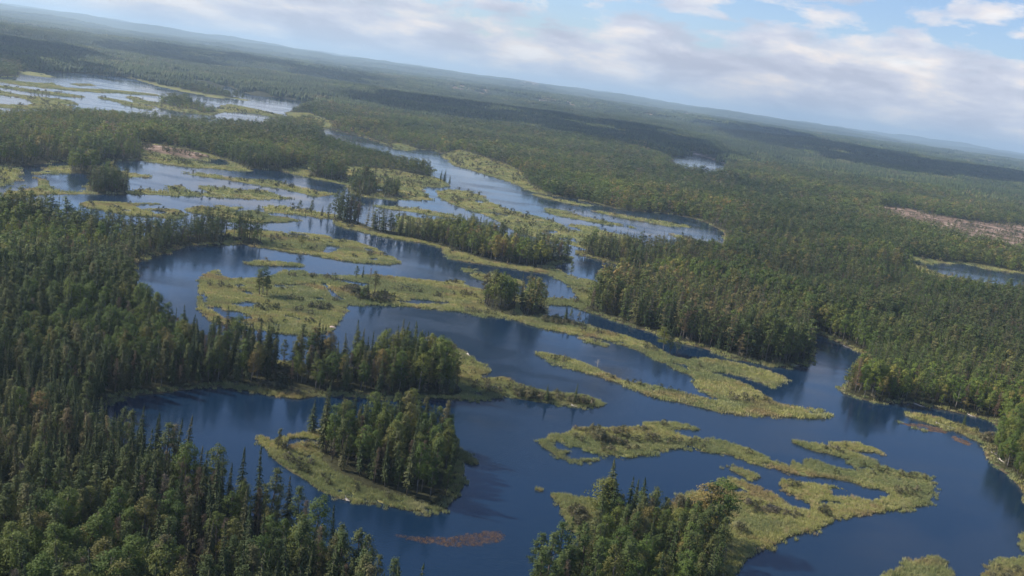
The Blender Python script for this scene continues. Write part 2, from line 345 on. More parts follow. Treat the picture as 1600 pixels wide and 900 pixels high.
# ------------------------------------------------------------------ materials
def material(name):
    mt = bpy.data.materials.new(name); mt.use_nodes = True
    t = mt.node_tree; t.nodes.clear()
    return mt, t
def finish(t, color, rough=0.85, bump=None, bump_s=0.3, transl=0.0, spec=0.2, bump_d=0.1):
    b = N(t, 'ShaderNodeBsdfPrincipled')
    if isinstance(color, tuple): b.inputs['Base Color'].default_value = (*color, 1)
    else: t.links.new(color, b.inputs['Base Color'])
    b.inputs['Roughness'].default_value = rough
    b.inputs['Specular IOR Level'].default_value = spec
    if bump is not None:
        bn = N(t, 'ShaderNodeBump'); bn.inputs['Strength'].default_value = bump_s; bn.inputs['Distance'].default_value = bump_d
        t.links.new(bump, bn.inputs['Height']); t.links.new(bn.outputs[0], b.inputs['Normal'])
    out = N(t, 'ShaderNodeOutputMaterial')
    if transl > 0:
        tr = N(t, 'ShaderNodeBsdfTranslucent')
        if isinstance(color, tuple): tr.inputs[0].default_value = (*color, 1)
        else: t.links.new(color, tr.inputs[0])
        ms = N(t, 'ShaderNodeMixShader'); ms.inputs[0].default_value = transl
        t.links.new(b.outputs[0], ms.inputs[1]); t.links.new(tr.outputs[0], ms.inputs[2]); t.links.new(ms.outputs[0], out.inputs[0])
    else:
        t.links.new(b.outputs[0], out.inputs[0])
    return b
def foliage_mat(name, stops, patch, leafvar=0.35, transl=0.2, stands=True):
    """leaf colour differs from tree to tree and from stand to stand"""
    mt, t = material(name)
    oi = N(t, 'ShaderNodeObjectInfo')
    c = ramp(t, oi.outputs['Random'], stops)
    ln = noise(t, oi.outputs['Location'], 0.006, 3, 0.6)
    pf = ramp(t, ln, [(0.42, (0, 0, 0)), (0.62, (1, 1, 1))])
    c = mixc(t, mth(t, 'MULTIPLY', pf, 0.55), c, patch)
    if stands:
        sn = noise(t, oi.outputs['Location'], 0.0022, 4, 0.62)
        k = ramp(t, sn, [(0.36, (0.60, 0.68, 0.66)), (0.48, (0.95, 0.95, 0.92)), (0.60, (1.6, 1.45, 1.2))])
        c = mixc(t, 1.0, c, k, 'MULTIPLY')
    g = N(t, 'ShaderNodeNewGeometry')
    v = mth(t, 'ADD', mth(t, 'MULTIPLY', g.outputs['Random Per Island'], leafvar * 2), 1 - leafvar)
    c = mixc(t, 1.0, c, mixc(t, v, (0, 0, 0), (1, 1, 1)), 'MULTIPLY')
    finish(t, c, 0.75, transl=transl, spec=0.25)
    return mt
def gain(c, k): return tuple(a * k for a in c)
M = {}
M['spruce'] = foliage_mat('spruce_needles', [(0, (0.037, 0.063, 0.023)), (0.4, (0.068, 0.096, 0.029)), (0.75, (0.103, 0.120, 0.039)), (1, (0.145, 0.129, 0.059))], (0.058, 0.097, 0.027))
M['pine'] = foliage_mat('pine_needles', [(0, (0.061, 0.090, 0.028)), (0.45, (0.104, 0.131, 0.039)), (0.75, (0.139, 0.147, 0.051)), (1, (0.193, 0.152, 0.080))], (0.091, 0.145, 0.037))
M['birch'] = foliage_mat('birch_leaves', [(0, (0.088, 0.140, 0.031)), (0.45, (0.139, 0.189, 0.041)), (0.75, (0.193, 0.201, 0.048)), (1, (0.252, 0.177, 0.070))], (0.111, 0.177, 0.037), transl=0.3)
M['shrub'] = foliage_mat('shrub_leaves', [(0, (0.068, 0.083, 0.038)), (0.5, (0.128, 0.128, 0.075)), (1, (0.195, 0.173, 0.128))], (0.105, 0.112, 0.045))
M['dead'] = foliage_mat('bare_twigs', [(0, (0.17, 0.115, 0.07)), (0.6, (0.22, 0.155, 0.105)), (1, (0.27, 0.23, 0.19))], (0.18, 0.13, 0.08))
mt, t = material('reed_blades')
oi = N(t, 'ShaderNodeObjectInfo')
c = ramp(t, oi.outputs['Random'], [(0, (0.32, 0.33, 0.115)), (0.5, (0.44, 0.43, 0.16)), (0.85, (0.50, 0.47, 0.22)), (1, (0.50, 0.39, 0.20))])
mp_ = N(t, 'ShaderNodeMapping'); mp_.inputs['Scale'].default_value = (1.0, 1.8, 1.0); t.links.new(oi.outputs['Location'], mp_.inputs[0])
ra = noise(t, mp_.outputs[0], 0.035, 5, 0.62, 0.3); rb = noise(t, mp_.outputs[0], 0.013, 4, 0.6)
c = mixc(t, ramp(t, ra, [(0.52, (0, 0, 0)), (0.62, (0.65, 0.65, 0.65))]), c, (0.34, 0.235, 0.135))
c = mixc(t, ramp(t, rb, [(0.45, (0, 0, 0)), (0.58, (0.7, 0.7, 0.7))]), c, (0.21, 0.26, 0.125))
c = mixc(t, ramp(t, ra, [(0.30, (0.7, 0.7, 0.7)), (0.42, (0, 0, 0))]), c, (0.50, 0.47, 0.27))
g = N(t, 'ShaderNodeNewGeometry')
c = mixc(t, 1.0, c, mixc(t, mth(t, 'ADD', mth(t, 'MULTIPLY', g.outputs['Random Per Island'], .4), .9), (0, 0, 0), (1, 1, 1)), 'MULTIPLY')
finish(t, c, 0.75, transl=0.3, spec=0.2)
M['reed'] = mt
M['weed'] = foliage_mat('red_weed', [(0, (0.30, 0.17, 0.085)), (1, (0.44, 0.29, 0.15))], (0.36, 0.22, 0.11), stands=False)
mt, t = material('bark'); tc = N(t, 'ShaderNodeTexCoord')
c = ramp(t, noise(t, tc.outputs['Object'], 3, 5), [(0.3, (0.07, 0.055, 0.045)), (0.7, (0.17, 0.14, 0.115))]); finish(t, c, 0.9); M['bark'] = mt
mt, t = material('birch_bark'); tc = N(t, 'ShaderNodeTexCoord')
c = ramp(t, noise(t, tc.outputs['Object'], 2.5, 4), [(0.36, (0.08, 0.07, 0.06)), (0.5, (0.22, 0.20, 0.18)), (0.8, (0.34, 0.32, 0.29))]); finish(t, c, 0.8); M['birch_bark'] = mt
mt, t = material('driftwood'); tc = N(t, 'ShaderNodeTexCoord')
c = ramp(t, noise(t, tc.outputs['Object'], 2.0, 6, 0.7), [(0.3, (0.28, 0.24, 0.2)), (0.7, (0.62, 0.57, 0.5))]); finish(t, c, 0.85); M['drift'] = mt
mt, t = material('granite'); tc = N(t, 'ShaderNodeTexCoord')
nz = noise(t, tc.outputs['Object'], 1.4, 8, 0.7)
c = ramp(t, nz, [(0.3, (0.28, 0.2, 0.17)), (0.5, (0.5, 0.38, 0.32)), (0.7, (0.62, 0.55, 0.5))]); finish(t, c, 0.85, nz, 0.5); M['rock'] = mt

# ground sheet: marsh / clearing / far canopy / red weed weights come from the map
mt, t = material('terrain_ground')
tc = N(t, 'ShaderNodeTexCoord'); P_ = tc.outputs['Object']
za = N(t, 'ShaderNodeAttribute', attribute_name='zone'); zs = N(t, 'ShaderNodeSeparateColor'); t.links.new(za.outputs['Color'], zs.inputs[0])
sa = N(t, 'ShaderNodeAttribute', attribute_name='shore')
n1 = noise(t, P_, 0.045, 8, 0.62); n2 = noise(t, P_, 0.4, 6, 0.6); n3 = noise(t, P_, 0.006, 6, 0.6)
forest = ramp(t, n2, [(0.3, (0.022, 0.024, 0.012)), (0.7, (0.055, 0.055, 0.028))])
marsh = ramp(t, n1, [(0.3, (0.105, 0.150, 0.045)), (0.48, (0.195, 0.210, 0.068)), (0.6, (0.255, 0.225, 0.083)), (0.72, (0.300, 0.210, 0.105))])
marsh = mixc(t, 0.35, marsh, ramp(t, n2, [(0.3, (0.05, 0.06, 0.02)), (0.7, (0.2, 0.19, 0.09))]))
cut = ramp(t, n1, [(0.36, (0.055, 0.06, 0.032)), (0.46, (0.15, 0.10, 0.07)), (0.57, (0.27, 0.19, 0.14)), (0.68, (0.48, 0.40, 0.33))])
nf = noise(t, P_, 0.02, 10, 0.75)
far = ramp(t, nf, [(0.3, (0.023, 0.042, 0.018)), (0.55, (0.052, 0.078, 0.031)), (0.75, (0.081, 0.104, 0.042))])
far = mixc(t, 0.6, far, ramp(t, n3, [(0.35, (0.02, 0.04, 0.016)), (0.65, (0.07, 0.085, 0.036))]))
c = mixc(t, zs.outputs[2], forest, far)
c = mixc(t, zs.outputs[0], c, marsh)
c = mixc(t, zs.outputs[1], c, cut)
c = mixc(t, za.outputs['Alpha'], c, (0.14, 0.085, 0.045))
c = mixc(t, mth(t, 'MULTIPLY', sa.outputs['Fac'], 0.8), c, ramp(t, n2, [(0.3, (0.10, 0.07, 0.045)), (0.7, (0.26, 0.2, 0.14))]))
finish(t, c, 0.95, nf, 0.5, spec=0.1, bump_d=2.0)
M['terrain'] = mt

mt, t = material('river_water')
tc = N(t, 'ShaderNodeTexCoord'); P_ = tc.outputs['Object']
mp = N(t, 'ShaderNodeMapping'); mp.inputs['Scale'].default_value = (1.0, 2.2, 1.0); mp.inputs['Rotation'].default_value = (0, 0, R(14)); t.links.new(P_, mp.inputs[0])
w1 = noise(t, mp.outputs[0], 0.55, 4, 0.6); w2 = noise(t, mp.outputs[0], 2.1, 3, 0.6)
gust = noise(t, mp.outputs[0], 0.011, 5, 0.6, 0.6)
gst = ramp(t, gust, [(0.40, (0.10, 0.10, 0.10)), (0.50, (0.45, 0.45, 0.45)), (0.62, (1, 1, 1))])
hgt = mth(t, 'ADD', mth(t, 'MULTIPLY', w1, 0.10), mth(t, 'MULTIPLY', w2, 0.035))
bn = N(t, 'ShaderNodeBump'); bn.inputs['Distance'].default_value = 1.0
t.links.new(hgt, bn.inputs['Height']); t.links.new(mth(t, 'ADD', mth(t, 'MULTIPLY', gst, 0.40), 0.06), bn.inputs['Strength'])
b = N(t, 'ShaderNodeBsdfPrincipled')
b.inputs['Base Color'].default_value = (0.005, 0.020, 0.047, 1)
t.links.new(mth(t, 'ADD', mth(t, 'MULTIPLY', gst, 0.16), 0.03), b.inputs['Roughness'])
b.inputs['IOR'].default_value = 1.333
b.inputs['Specular IOR Level'].default_value = 0.5
t.links.new(bn.outputs[0], b.inputs['Normal'])
o = N(t, 'ShaderNodeOutputMaterial'); t.links.new(b.outputs[0], o.inputs[0])
M['water'] = mt

# ------------------------------------------------------------------ mesh helpers
def mesh_from(name, verts, faces, mats=(), mi=None, smooth=False):
    me = bpy.data.meshes.new(name)
    verts = np.asarray(verts, np.float32)
    fl = np.array([len(f) for f in faces], np.int32) if not isinstance(faces, np.ndarray) else np.full(len(faces), faces.shape[1], np.int32)
    loops = faces.reshape(-1).astype(np.int32) if isinstance(faces, np.ndarray) else np.array([i for f in faces for i in f], np.int32)
    me.vertices.add(len(verts)); me.vertices.foreach_set('co', verts.reshape(-1))
    if len(fl):
        me.loops.add(len(loops)); me.loops.foreach_set('vertex_index', loops)
        me.polygons.add(len(fl)); me.polygons.foreach_set('loop_start', np.concatenate([[0], np.cumsum(fl)[:-1]]).astype(np.int32))
        if mi is not None: me.polygons.foreach_set('material_index', np.asarray(mi, np.int32))
        if smooth: me.polygons.foreach_set('use_smooth', np.ones(len(fl), bool))
    for mm in mats: me.materials.append(mm)
    me.update(calc_edges=True)
    return me
def add_obj(name, me, parent=None, label=None, category=None, group=None, kind=None, loc=None, link=True):
    o = bpy.data.objects.new(name, me)
    if link: col.objects.link(o)
    if parent is not None: o.parent = parent
    if loc is not None: o.location = loc
    for k, v in (('label', label), ('category', category), ('group', group), ('kind', kind)):
        if v: o[k] = v
    return o
class MB:
    def __init__(s): s.v = []; s.f = []
    def tri(s, a, b, c):
        n = len(s.v); s.v += [a, b, c]; s.f.append((n, n + 1, n + 2))
    def quad(s, a, b, c, d):
        n = len(s.v); s.v += [a, b, c, d]; s.f.append((n, n + 1, n + 2, n + 3))
    def tube(s, pts, rad, sides=6):
        n0 = len(s.v); k = len(pts)
        for i, p in enumerate(pts):
            p = Vector(p)
            d = (Vector(pts[min(i + 1, k - 1)]) - Vector(pts[max(i - 1, 0)])).normalized()
            a = d.orthogonal().normalized(); b_ = d.cross(a)
            for j in range(sides):
                th = 2 * math.pi * j / sides
                s.v.append(tuple(p + (a * math.cos(th) + b_ * math.sin(th)) * rad[i]))
        for i in range(k - 1):
            for j in range(sides):
                j2 = (j + 1) % sides
                s.f.append((n0 + i * sides + j, n0 + i * sides + j2, n0 + (i + 1) * sides + j2, n0 + (i + 1) * sides + j))
        s.f.append(tuple(n0 + j for j in range(sides))[::-1]); s.f.append(tuple(n0 + (k - 1) * sides + j for j in range(sides)))
    def mesh(s, name, mat, smooth=False): return mesh_from(name, s.v, s.f, [mat], smooth=smooth)

def spruce_parts(seed, h=15.0, R0=1.75, levels=24, per=7, seg=3, leaf=0.34):
    r = random.Random(seed); c = MB(); tr = MB()
    lean = (r.uniform(-.02, .02), r.uniform(-.02, .02))
    ax = lambda z: (lean[0] * z + 0.1 * math.sin(z * 0.5 + seed), lean[1] * z + 0.1 * math.cos(z * 0.4))
    tr.tube([(*ax(h * k / 6), h * k / 6 - (0.4 if k == 0 else 0)) for k in range(7)], [0.2 * (1 - k / 6.4) + 0.02 for k in range(7)], 6)
    z0 = h * r.uniform(.06, .16)
    for i in range(levels):
        tt = (i + r.random() * .6) / levels
        z = z0 + (h * 0.985 - z0) * tt
        rr = R0 * (1 - tt) ** 0.78 * (0.55 + 0.45 * min(1, tt * 5)) + 0.13
        cx, cy = ax(z)
        n = max(3, int(per * (0.55 + 0.45 * (1 - tt))))
        for k in range(n):
            a = 2 * math.pi * (k + r.random() * .7) / n + i * 1.3
            ln = rr * r.uniform(.6, 1.22)
            up = r.uniform(.0, .35) - 0.3 * (1 - tt)
            dx, dy = math.cos(a), math.sin(a); sx, sy = -dy, dx
            P0 = (cx, cy, z); wd = max(0.16, ln * 0.28)
            for q in range(seg):
                f0, f1 = q / seg, (q + 1) / seg
                zz0 = z + ln * (up * f0 - 0.42 * f0 * f0); zz1 = z + ln * (up * f1 - 0.42 * f1 * f1)
                w0 = wd * (1 - f0 * 0.5); tw = r.uniform(-.25, .25)
                m0 = (cx + dx * ln * f0, cy + dy * ln * f0, zz0)
                tip = (cx + dx * ln * (f1 + .12), cy + dy * ln * (f1 + .12), zz1)
                for sg in (-1, 1):
                    e = (cx + dx * ln * (f0 + f1) * .5 + sx * w0 * sg, cy + dy * ln * (f0 + f1) * .5 + sy * w0 * sg, (zz0 + zz1) / 2 - 0.12 - w0 * .3 + tw * .3)
                    c.tri(m0, e, tip)
                    if r.random() < .6:
                        e2 = (e[0] + dx * leaf * .5, e[1] + dy * leaf * .5, e[2] - leaf * r.uniform(.5, 1.3))
                        c.tri(m0, e2, e)
    tp = ax(h)
    for k in range(4):
        a = k * 1.57; c.tri((tp[0], tp[1], h + .35), (tp[0] + .16 * math.cos(a), tp[1] + .16 * math.sin(a), h - .5), (tp[0] + .16 * math.cos(a + 1.3), tp[1] + .16 * math.sin(a + 1.3), h - .55))
    return c, tr

def clump_parts(seed, h=14.0, base=0.35, R0=2.0, n=46, tris=26, leaf=0.34, cl=0.75, limbs=9, trunk_r=0.2, shape='pine', forks=1):
    r = random.Random(seed); c = MB(); tr = MB()
    ph = r.uniform(0, 6)
    ax = lambda z: (0.25 * math.sin(z * 0.22 + ph) - 0.25 * math.sin(ph), 0.25 * math.cos(z * 0.19 + ph) - 0.25 * math.cos(ph))
    tr.tube([(*ax(h * .94 * k / 6), h * .94 * k / 6 - (0.4 if k == 0 else 0)) for k in range(7)], [trunk_r * (1 - k / 7) + 0.02 for k in range(7)], 6)
    z0 = h * base; cen = []
    for i in range(n):
        tt = (i + r.random()) / n
        z = z0 + (h - z0) * tt
        if shape == 'pine': env = R0 * (0.45 + 0.75 * math.sin(math.pi * min(1, tt * 0.8 + .18))) * (1.05 - 0.75 * tt ** 2.5)
        elif shape == 'birch': env = R0 * math.sin(math.pi * min(1, 0.16 + tt * 0.80)) ** 0.7
        else: env = R0 * math.sqrt(max(0.05, 1 - tt * tt))
        a = r.uniform(0, 6.283); rad = env * (0.35 + 0.65 * math.sqrt(r.random())) * r.uniform(.8, 1.15)
        x0, y0 = ax(z); cen.append((x0 + math.cos(a) * rad, y0 + math.sin(a) * rad, z + r.uniform(-.3, .3)))
    for j in range(limbs):
        q = cen[int(len(cen) * (j + .5) / limbs)]
        zb = max(h * .12, q[2] - 1.2 - r.random() * 1.4); b0 = ax(zb)
        tr.tube([(b0[0], b0[1], zb), ((b0[0] + q[0]) / 2, (b0[1] + q[1]) / 2, (zb + q[2]) / 2 + .15), q], [0.07, 0.05, 0.02], 4)
    for (x, y, z) in cen:
        s = cl * r.uniform(.65, 1.3)
        for k in range(tris):
            u = Vector((r.gauss(0, 1), r.gauss(0, 1), r.gauss(0, .75)))
            u.normalize(); u *= s * r.random() ** 0.4
            p = Vector((x, y, z)) + Vector((u.x, u.y, u.z * .75))
            a0 = ax(z); nn = Vector((p.x - a0[0], p.y - a0[1], (p.z - (z0 + h) * .5) * .45 + R0 * .25)).normalized() + Vector((r.gauss(0, .38), r.gauss(0, .38), r.gauss(0, .38)))
            nn.normalize(); d1 = nn.cross(Vector((r.gauss(0, 1), r.gauss(0, 1), r.gauss(0, 1)))).normalized()
            d2 = nn.cross(d1) * leaf * r.uniform(.5, 1.1); d1 = d1 * leaf * r.uniform(.6, 1.3)
            c.tri(tuple(p - d1 * .5), tuple(p + d1 * .5 + d2 * .2), tuple(p + d2))
    return c, tr

def bare_parts(seed, h=12.0):
    r = random.Random(seed); tr = MB(); tw = MB()
    tr.tube([(0.1 * math.sin(k), 0.1 * math.cos(k), h * k / 6 - (0.4 if k == 0 else 0)) for k in range(7)], [0.17 * (1 - k / 6.6) + .015 for k in range(7)], 6)
    for i in range(46):
        tt = r.random() ** .8; z = h * (.22 + .76 * tt); a = r.uniform(0, 6.28); ln = (1 - tt) * 1.5 * r.uniform(.5, 1.2) + .35
        e = (math.cos(a) * ln, math.sin(a) * ln, z + ln * r.uniform(-.1, .5))
        tr.tube([(0, 0, z), e], [0.045, 0.015], 3)
        for k in range(18):
            f = r.uniform(.3, 1.05); p = Vector((e[0] * f, e[1] * f, z + (e[2] - z) * f))
            d = Vector((r.gauss(0, 1), r.gauss(0, 1), r.gauss(0, 1))).normalized() * .5
            q = Vector((r.gauss(0, 1), r.gauss(0, 1), r.gauss(0, 1))).normalized() * .09
            tw.tri(tuple(p), tuple(p + d), tuple(p + d * .6 + q))
    return tw, tr

KINDS = {
 'spruce': dict(name='spruce_tree', crown='spruce', trunk='bark', h=15.0, near=[spruce_parts(s, 15, 1.25 + .3 * (s % 4), 22 + 2 * (s % 3), 8) for s in (1, 2, 3, 4, 5)],
                mid=[spruce_parts(s + 20, 15, 1.3 + .35 * s, 13, 6, 2, .5) for s in (1, 2, 3)], low=[spruce_parts(s + 40, 15, 2.0, 6, 5, 1, .8) for s in (1, 2)]),
 'pine': dict(name='pine_tree', crown='pine', trunk='bark', h=14.0, near=[clump_parts(s, 14, .22 + .06 * (s % 3), 1.35 + .3 * (s % 3), 52 + 5 * (s % 3), 30, .32, .72) for s in (1, 2, 3, 4, 5)],
              mid=[clump_parts(s + 20, 14, .15 + .07 * s, 1.3 + .3 * s, 26, 14, .6, .9, 2) for s in (1, 2, 3)], low=[clump_parts(s + 40, 14, .2, 1.9, 16, 8, 1.05, 1.1, 0) for s in (1, 2)]),
 'birch': dict(name='birch_tree', crown='birch', trunk='birch_bark', h=14.0, near=[clump_parts(s, 14, .34, 2.6, 70, 34, .34, .85, 12, .17, 'birch') for s in (5, 6, 7)],
               mid=[clump_parts(s + 20, 14, .3, 2.6, 28, 15, .7, 1.0, 3, .17, 'birch') for s in (1, 2)], low=[clump_parts(s + 40, 12, .1, 2.6, 16, 8, 1.2, 1.25, 0, .17, 'birch') for s in (1, 2)]),
 'dead': dict(name='bare_tree', crown='dead', trunk='bark', h=12.0, near=[bare_parts(s) for s in (1, 2)], mid=[bare_parts(9)], low=[clump_parts(77, 12, .2, 1.0, 9, 5, .9, .8, 0)]),
 'shrub': dict(name='shrub', crown='shrub', trunk='bark', h=2.6, near=[clump_parts(s, 2.6, .12, 1.7, 26, 22, .26, .5, 6, .05, 'shrub') for s in (1, 2, 3)],
               mid=[clump_parts(s + 20, 2.6, .1, 1.7, 14, 12, .42, .55, 0, .05, 'shrub') for s in (1,)], low=[clump_parts(43, 2.6, .1, 1.7, 7, 7, .8, .7, 0, .05, 'shrub')]),
}
def joined(name, parts, cm, tm, trunk=True):
    c, tr = parts; n = len(c.v)
    if not trunk: return mesh_from(name, c.v, c.f, [cm])
    return mesh_from(name, c.v + tr.v, c.f + [tuple(i + n for i in f) for f in tr.f], [cm, tm], [0] * len(c.f) + [1] * len(tr.f))
for k, d in KINDS.items():
    cm, tm = M[d['crown']], M[d['trunk']]
    d['near_meshes'] = [(a.mesh(d['name'] + '_crown', cm), b_.mesh(d['name'] + '_trunk', tm, True)) for a, b_ in d['near']]
    d['protos'] = [joined(d['name'] + '_shape', p, cm, tm) for p in d['near'][:4]]
    d['lod'] = {'near': list(range(len(d['protos'])))}
    for lv in ('mid', 'low'):
        i0 = len(d['protos'])
        d['protos'] += [joined(d['name'] + '_shape', p, cm, tm, lv == 'mid') for p in d[lv]]
        d['lod'][lv] = list(range(i0, len(d['protos'])))

def scatter(name, protos, xyz, rz, scl, idx, label, category, group=None):
    """ONE stuff object: points that carry copies of the given meshes"""
    me = bpy.data.meshes.new(name)
    me.vertices.add(len(xyz)); me.vertices.foreach_set('co', np.asarray(xyz, np.float32).reshape(-1))
    for nm, typ, key, dat in (('rz', 'FLOAT', 'value', rz), ('scl', 'FLOAT_VECTOR', 'vector', scl), ('idx', 'INT', 'value', idx)):
        a = me.attributes.new(nm, typ, 'POINT')
        a.data.foreach_set(key, np.asarray(dat, np.int32 if typ == 'INT' else np.float32).reshape(-1))
    o = add_obj(name, me, label=label, category=category, kind='stuff', group=group)
    ng = bpy.data.node_groups.new(name + '_copies', 'GeometryNodeTree')
    ng.interface.new_socket('Geometry', in_out='INPUT', socket_type='NodeSocketGeometry')
    ng.interface.new_socket('Geometry', in_out='OUTPUT', socket_type='NodeSocketGeometry')
    gi = ng.nodes.new('NodeGroupInput'); go = ng.nodes.new('NodeGroupOutput'); jn = ng.nodes.new('GeometryNodeJoinGeometry')
    def attr(nm, typ):
        n = ng.nodes.new('GeometryNodeInputNamedAttribute'); n.data_type = typ; n.inputs['Name'].default_value = nm
        return n.outputs['Attribute']
    ar, as_, ai = attr('rz', 'FLOAT'), attr('scl', 'FLOAT_VECTOR'), attr('idx', 'INT')
    cx = ng.nodes.new('ShaderNodeCombineXYZ'); ng.links.new(ar, cx.inputs[2])
    for k_ in (0, 1):
        tl_ = ng.nodes.new('ShaderNodeMath'); tl_.operation = 'SINE'; m_ = ng.nodes.new('ShaderNodeMath'); m_.operation = 'MULTIPLY'; m_.inputs[1].default_value = 37.0 + 21 * k_
        g_ = ng.nodes.new('ShaderNodeMath'); g_.operation = 'MULTIPLY'; g_.inputs[1].default_value = 0.05
        ng.links.new(ar, m_.inputs[0]); ng.links.new(m_.outputs[0], tl_.inputs[0]); ng.links.new(tl_.outputs[0], g_.inputs[0]); ng.links.new(g_.outputs[0], cx.inputs[k_])
    for k, pm in enumerate(protos):
        po = bpy.data.objects.new(name + '_shape', pm)
        oi = ng.nodes.new('GeometryNodeObjectInfo'); oi.inputs['Object'].default_value = po; oi.inputs['As Instance'].default_value = False
        ip = ng.nodes.new('GeometryNodeInstanceOnPoints')
        cmp_ = ng.nodes.new('FunctionNodeCompare'); cmp_.data_type = 'INT'; cmp_.operation = 'EQUAL'
        ia = [s for s in cmp_.inputs if s.type == 'INT']
        ng.links.new(ai, ia[0]); ia[1].default_value = k
        ng.links.new(gi.outputs[0], ip.inputs['Points']); ng.links.new(cmp_.outputs[0], ip.inputs['Selection'])
        ng.links.new(oi.outputs['Geometry'], ip.inputs['Instance'])
        ng.links.new(cx.outputs[0], ip.inputs['Rotation']); ng.links.new(as_, ip.inputs['Scale'])
        ng.links.new(ip.outputs[0], jn.inputs[0])
    ng.links.new(jn.outputs[0], go.inputs[0])
    md = o.modifiers.new('copies', 'NODES'); md.node_group = ng
    return o

# ------------------------------------------------------------------ terrain sheet
az = np.concatenate([np.arange(-180, -44, 8.0), np.linspace(-40, 40, 1150), np.arange(48, 181, 8.0)])
az[-1] = 180.0
dep = np.linspace(R(46), R(1.25), 860)
dist = np.concatenate([[1.0, 60.0], H / np.tan(dep), np.geomspace(6050, 30000, 130), [42000]])
A, D = np.meshgrid(np.radians(az), dist)
X, Y = (np.sin(A) * D).ravel(), (np.cos(A) * D).ravel()
Lf, kd, Kf = fields(X, Y)
Z = elevation(X, Y, Lf, kd)
nr, nc = len(dist), len(az)
ii = np.arange(nr - 1)[:, None] * nc + np.arange(nc - 1)[None, :]
quads = np.stack([ii, ii + 1, ii + nc + 1, ii + nc], -1).reshape(-1, 4)
quads = quads[:, ::-1].copy()
me = mesh_from('terrain', np.stack([X, Y, Z], -1), quads, [M['terrain']], smooth=True)
dd = np.hypot(X, Y)
zone = np.zeros((len(X), 4), np.float32)
zone[:, 0] = np.where(kd == 1, sstep(-0.2, 2.0, Kf), 0)
zone[:, 1] = np.where(kd == 2, sstep(-1, 6, Kf), 0)
zone[:, 2] = sstep(2500, 4500, dd)
zone[:, 3] = (kd == 3)
ca = me.color_attributes.new('zone', 'FLOAT_COLOR', 'POINT'); ca.data.foreach_set('color', zone.reshape(-1))
sa_ = me.attributes.new('shore', 'FLOAT', 'POINT')
sa_.data.foreach_set('value', (np.where(kd == 3, 0, np.clip(1.2 - np.abs(Lf - 0.6), 0, 1) * (dd < 2500) * (0.15 + 0.4 * (kd != 1)))).astype(np.float32))
terrain = add_obj('terrain', me, kind='structure', label='low forest floor, marsh and far rolling hills', category='terrain')

seg = 96
vs = [(0, 0, 0)] + [(math.cos(2 * math.pi * k / seg) * 42000, math.sin(2 * math.pi * k / seg) * 42000, 0) for k in range(seg)]
water = add_obj('water', mesh_from('water', vs, [(0, 1 + k, 1 + (k + 1) % seg) for k in range(seg)], [M['water']]), kind='structure', label='dark blue river and lake water', category='water')

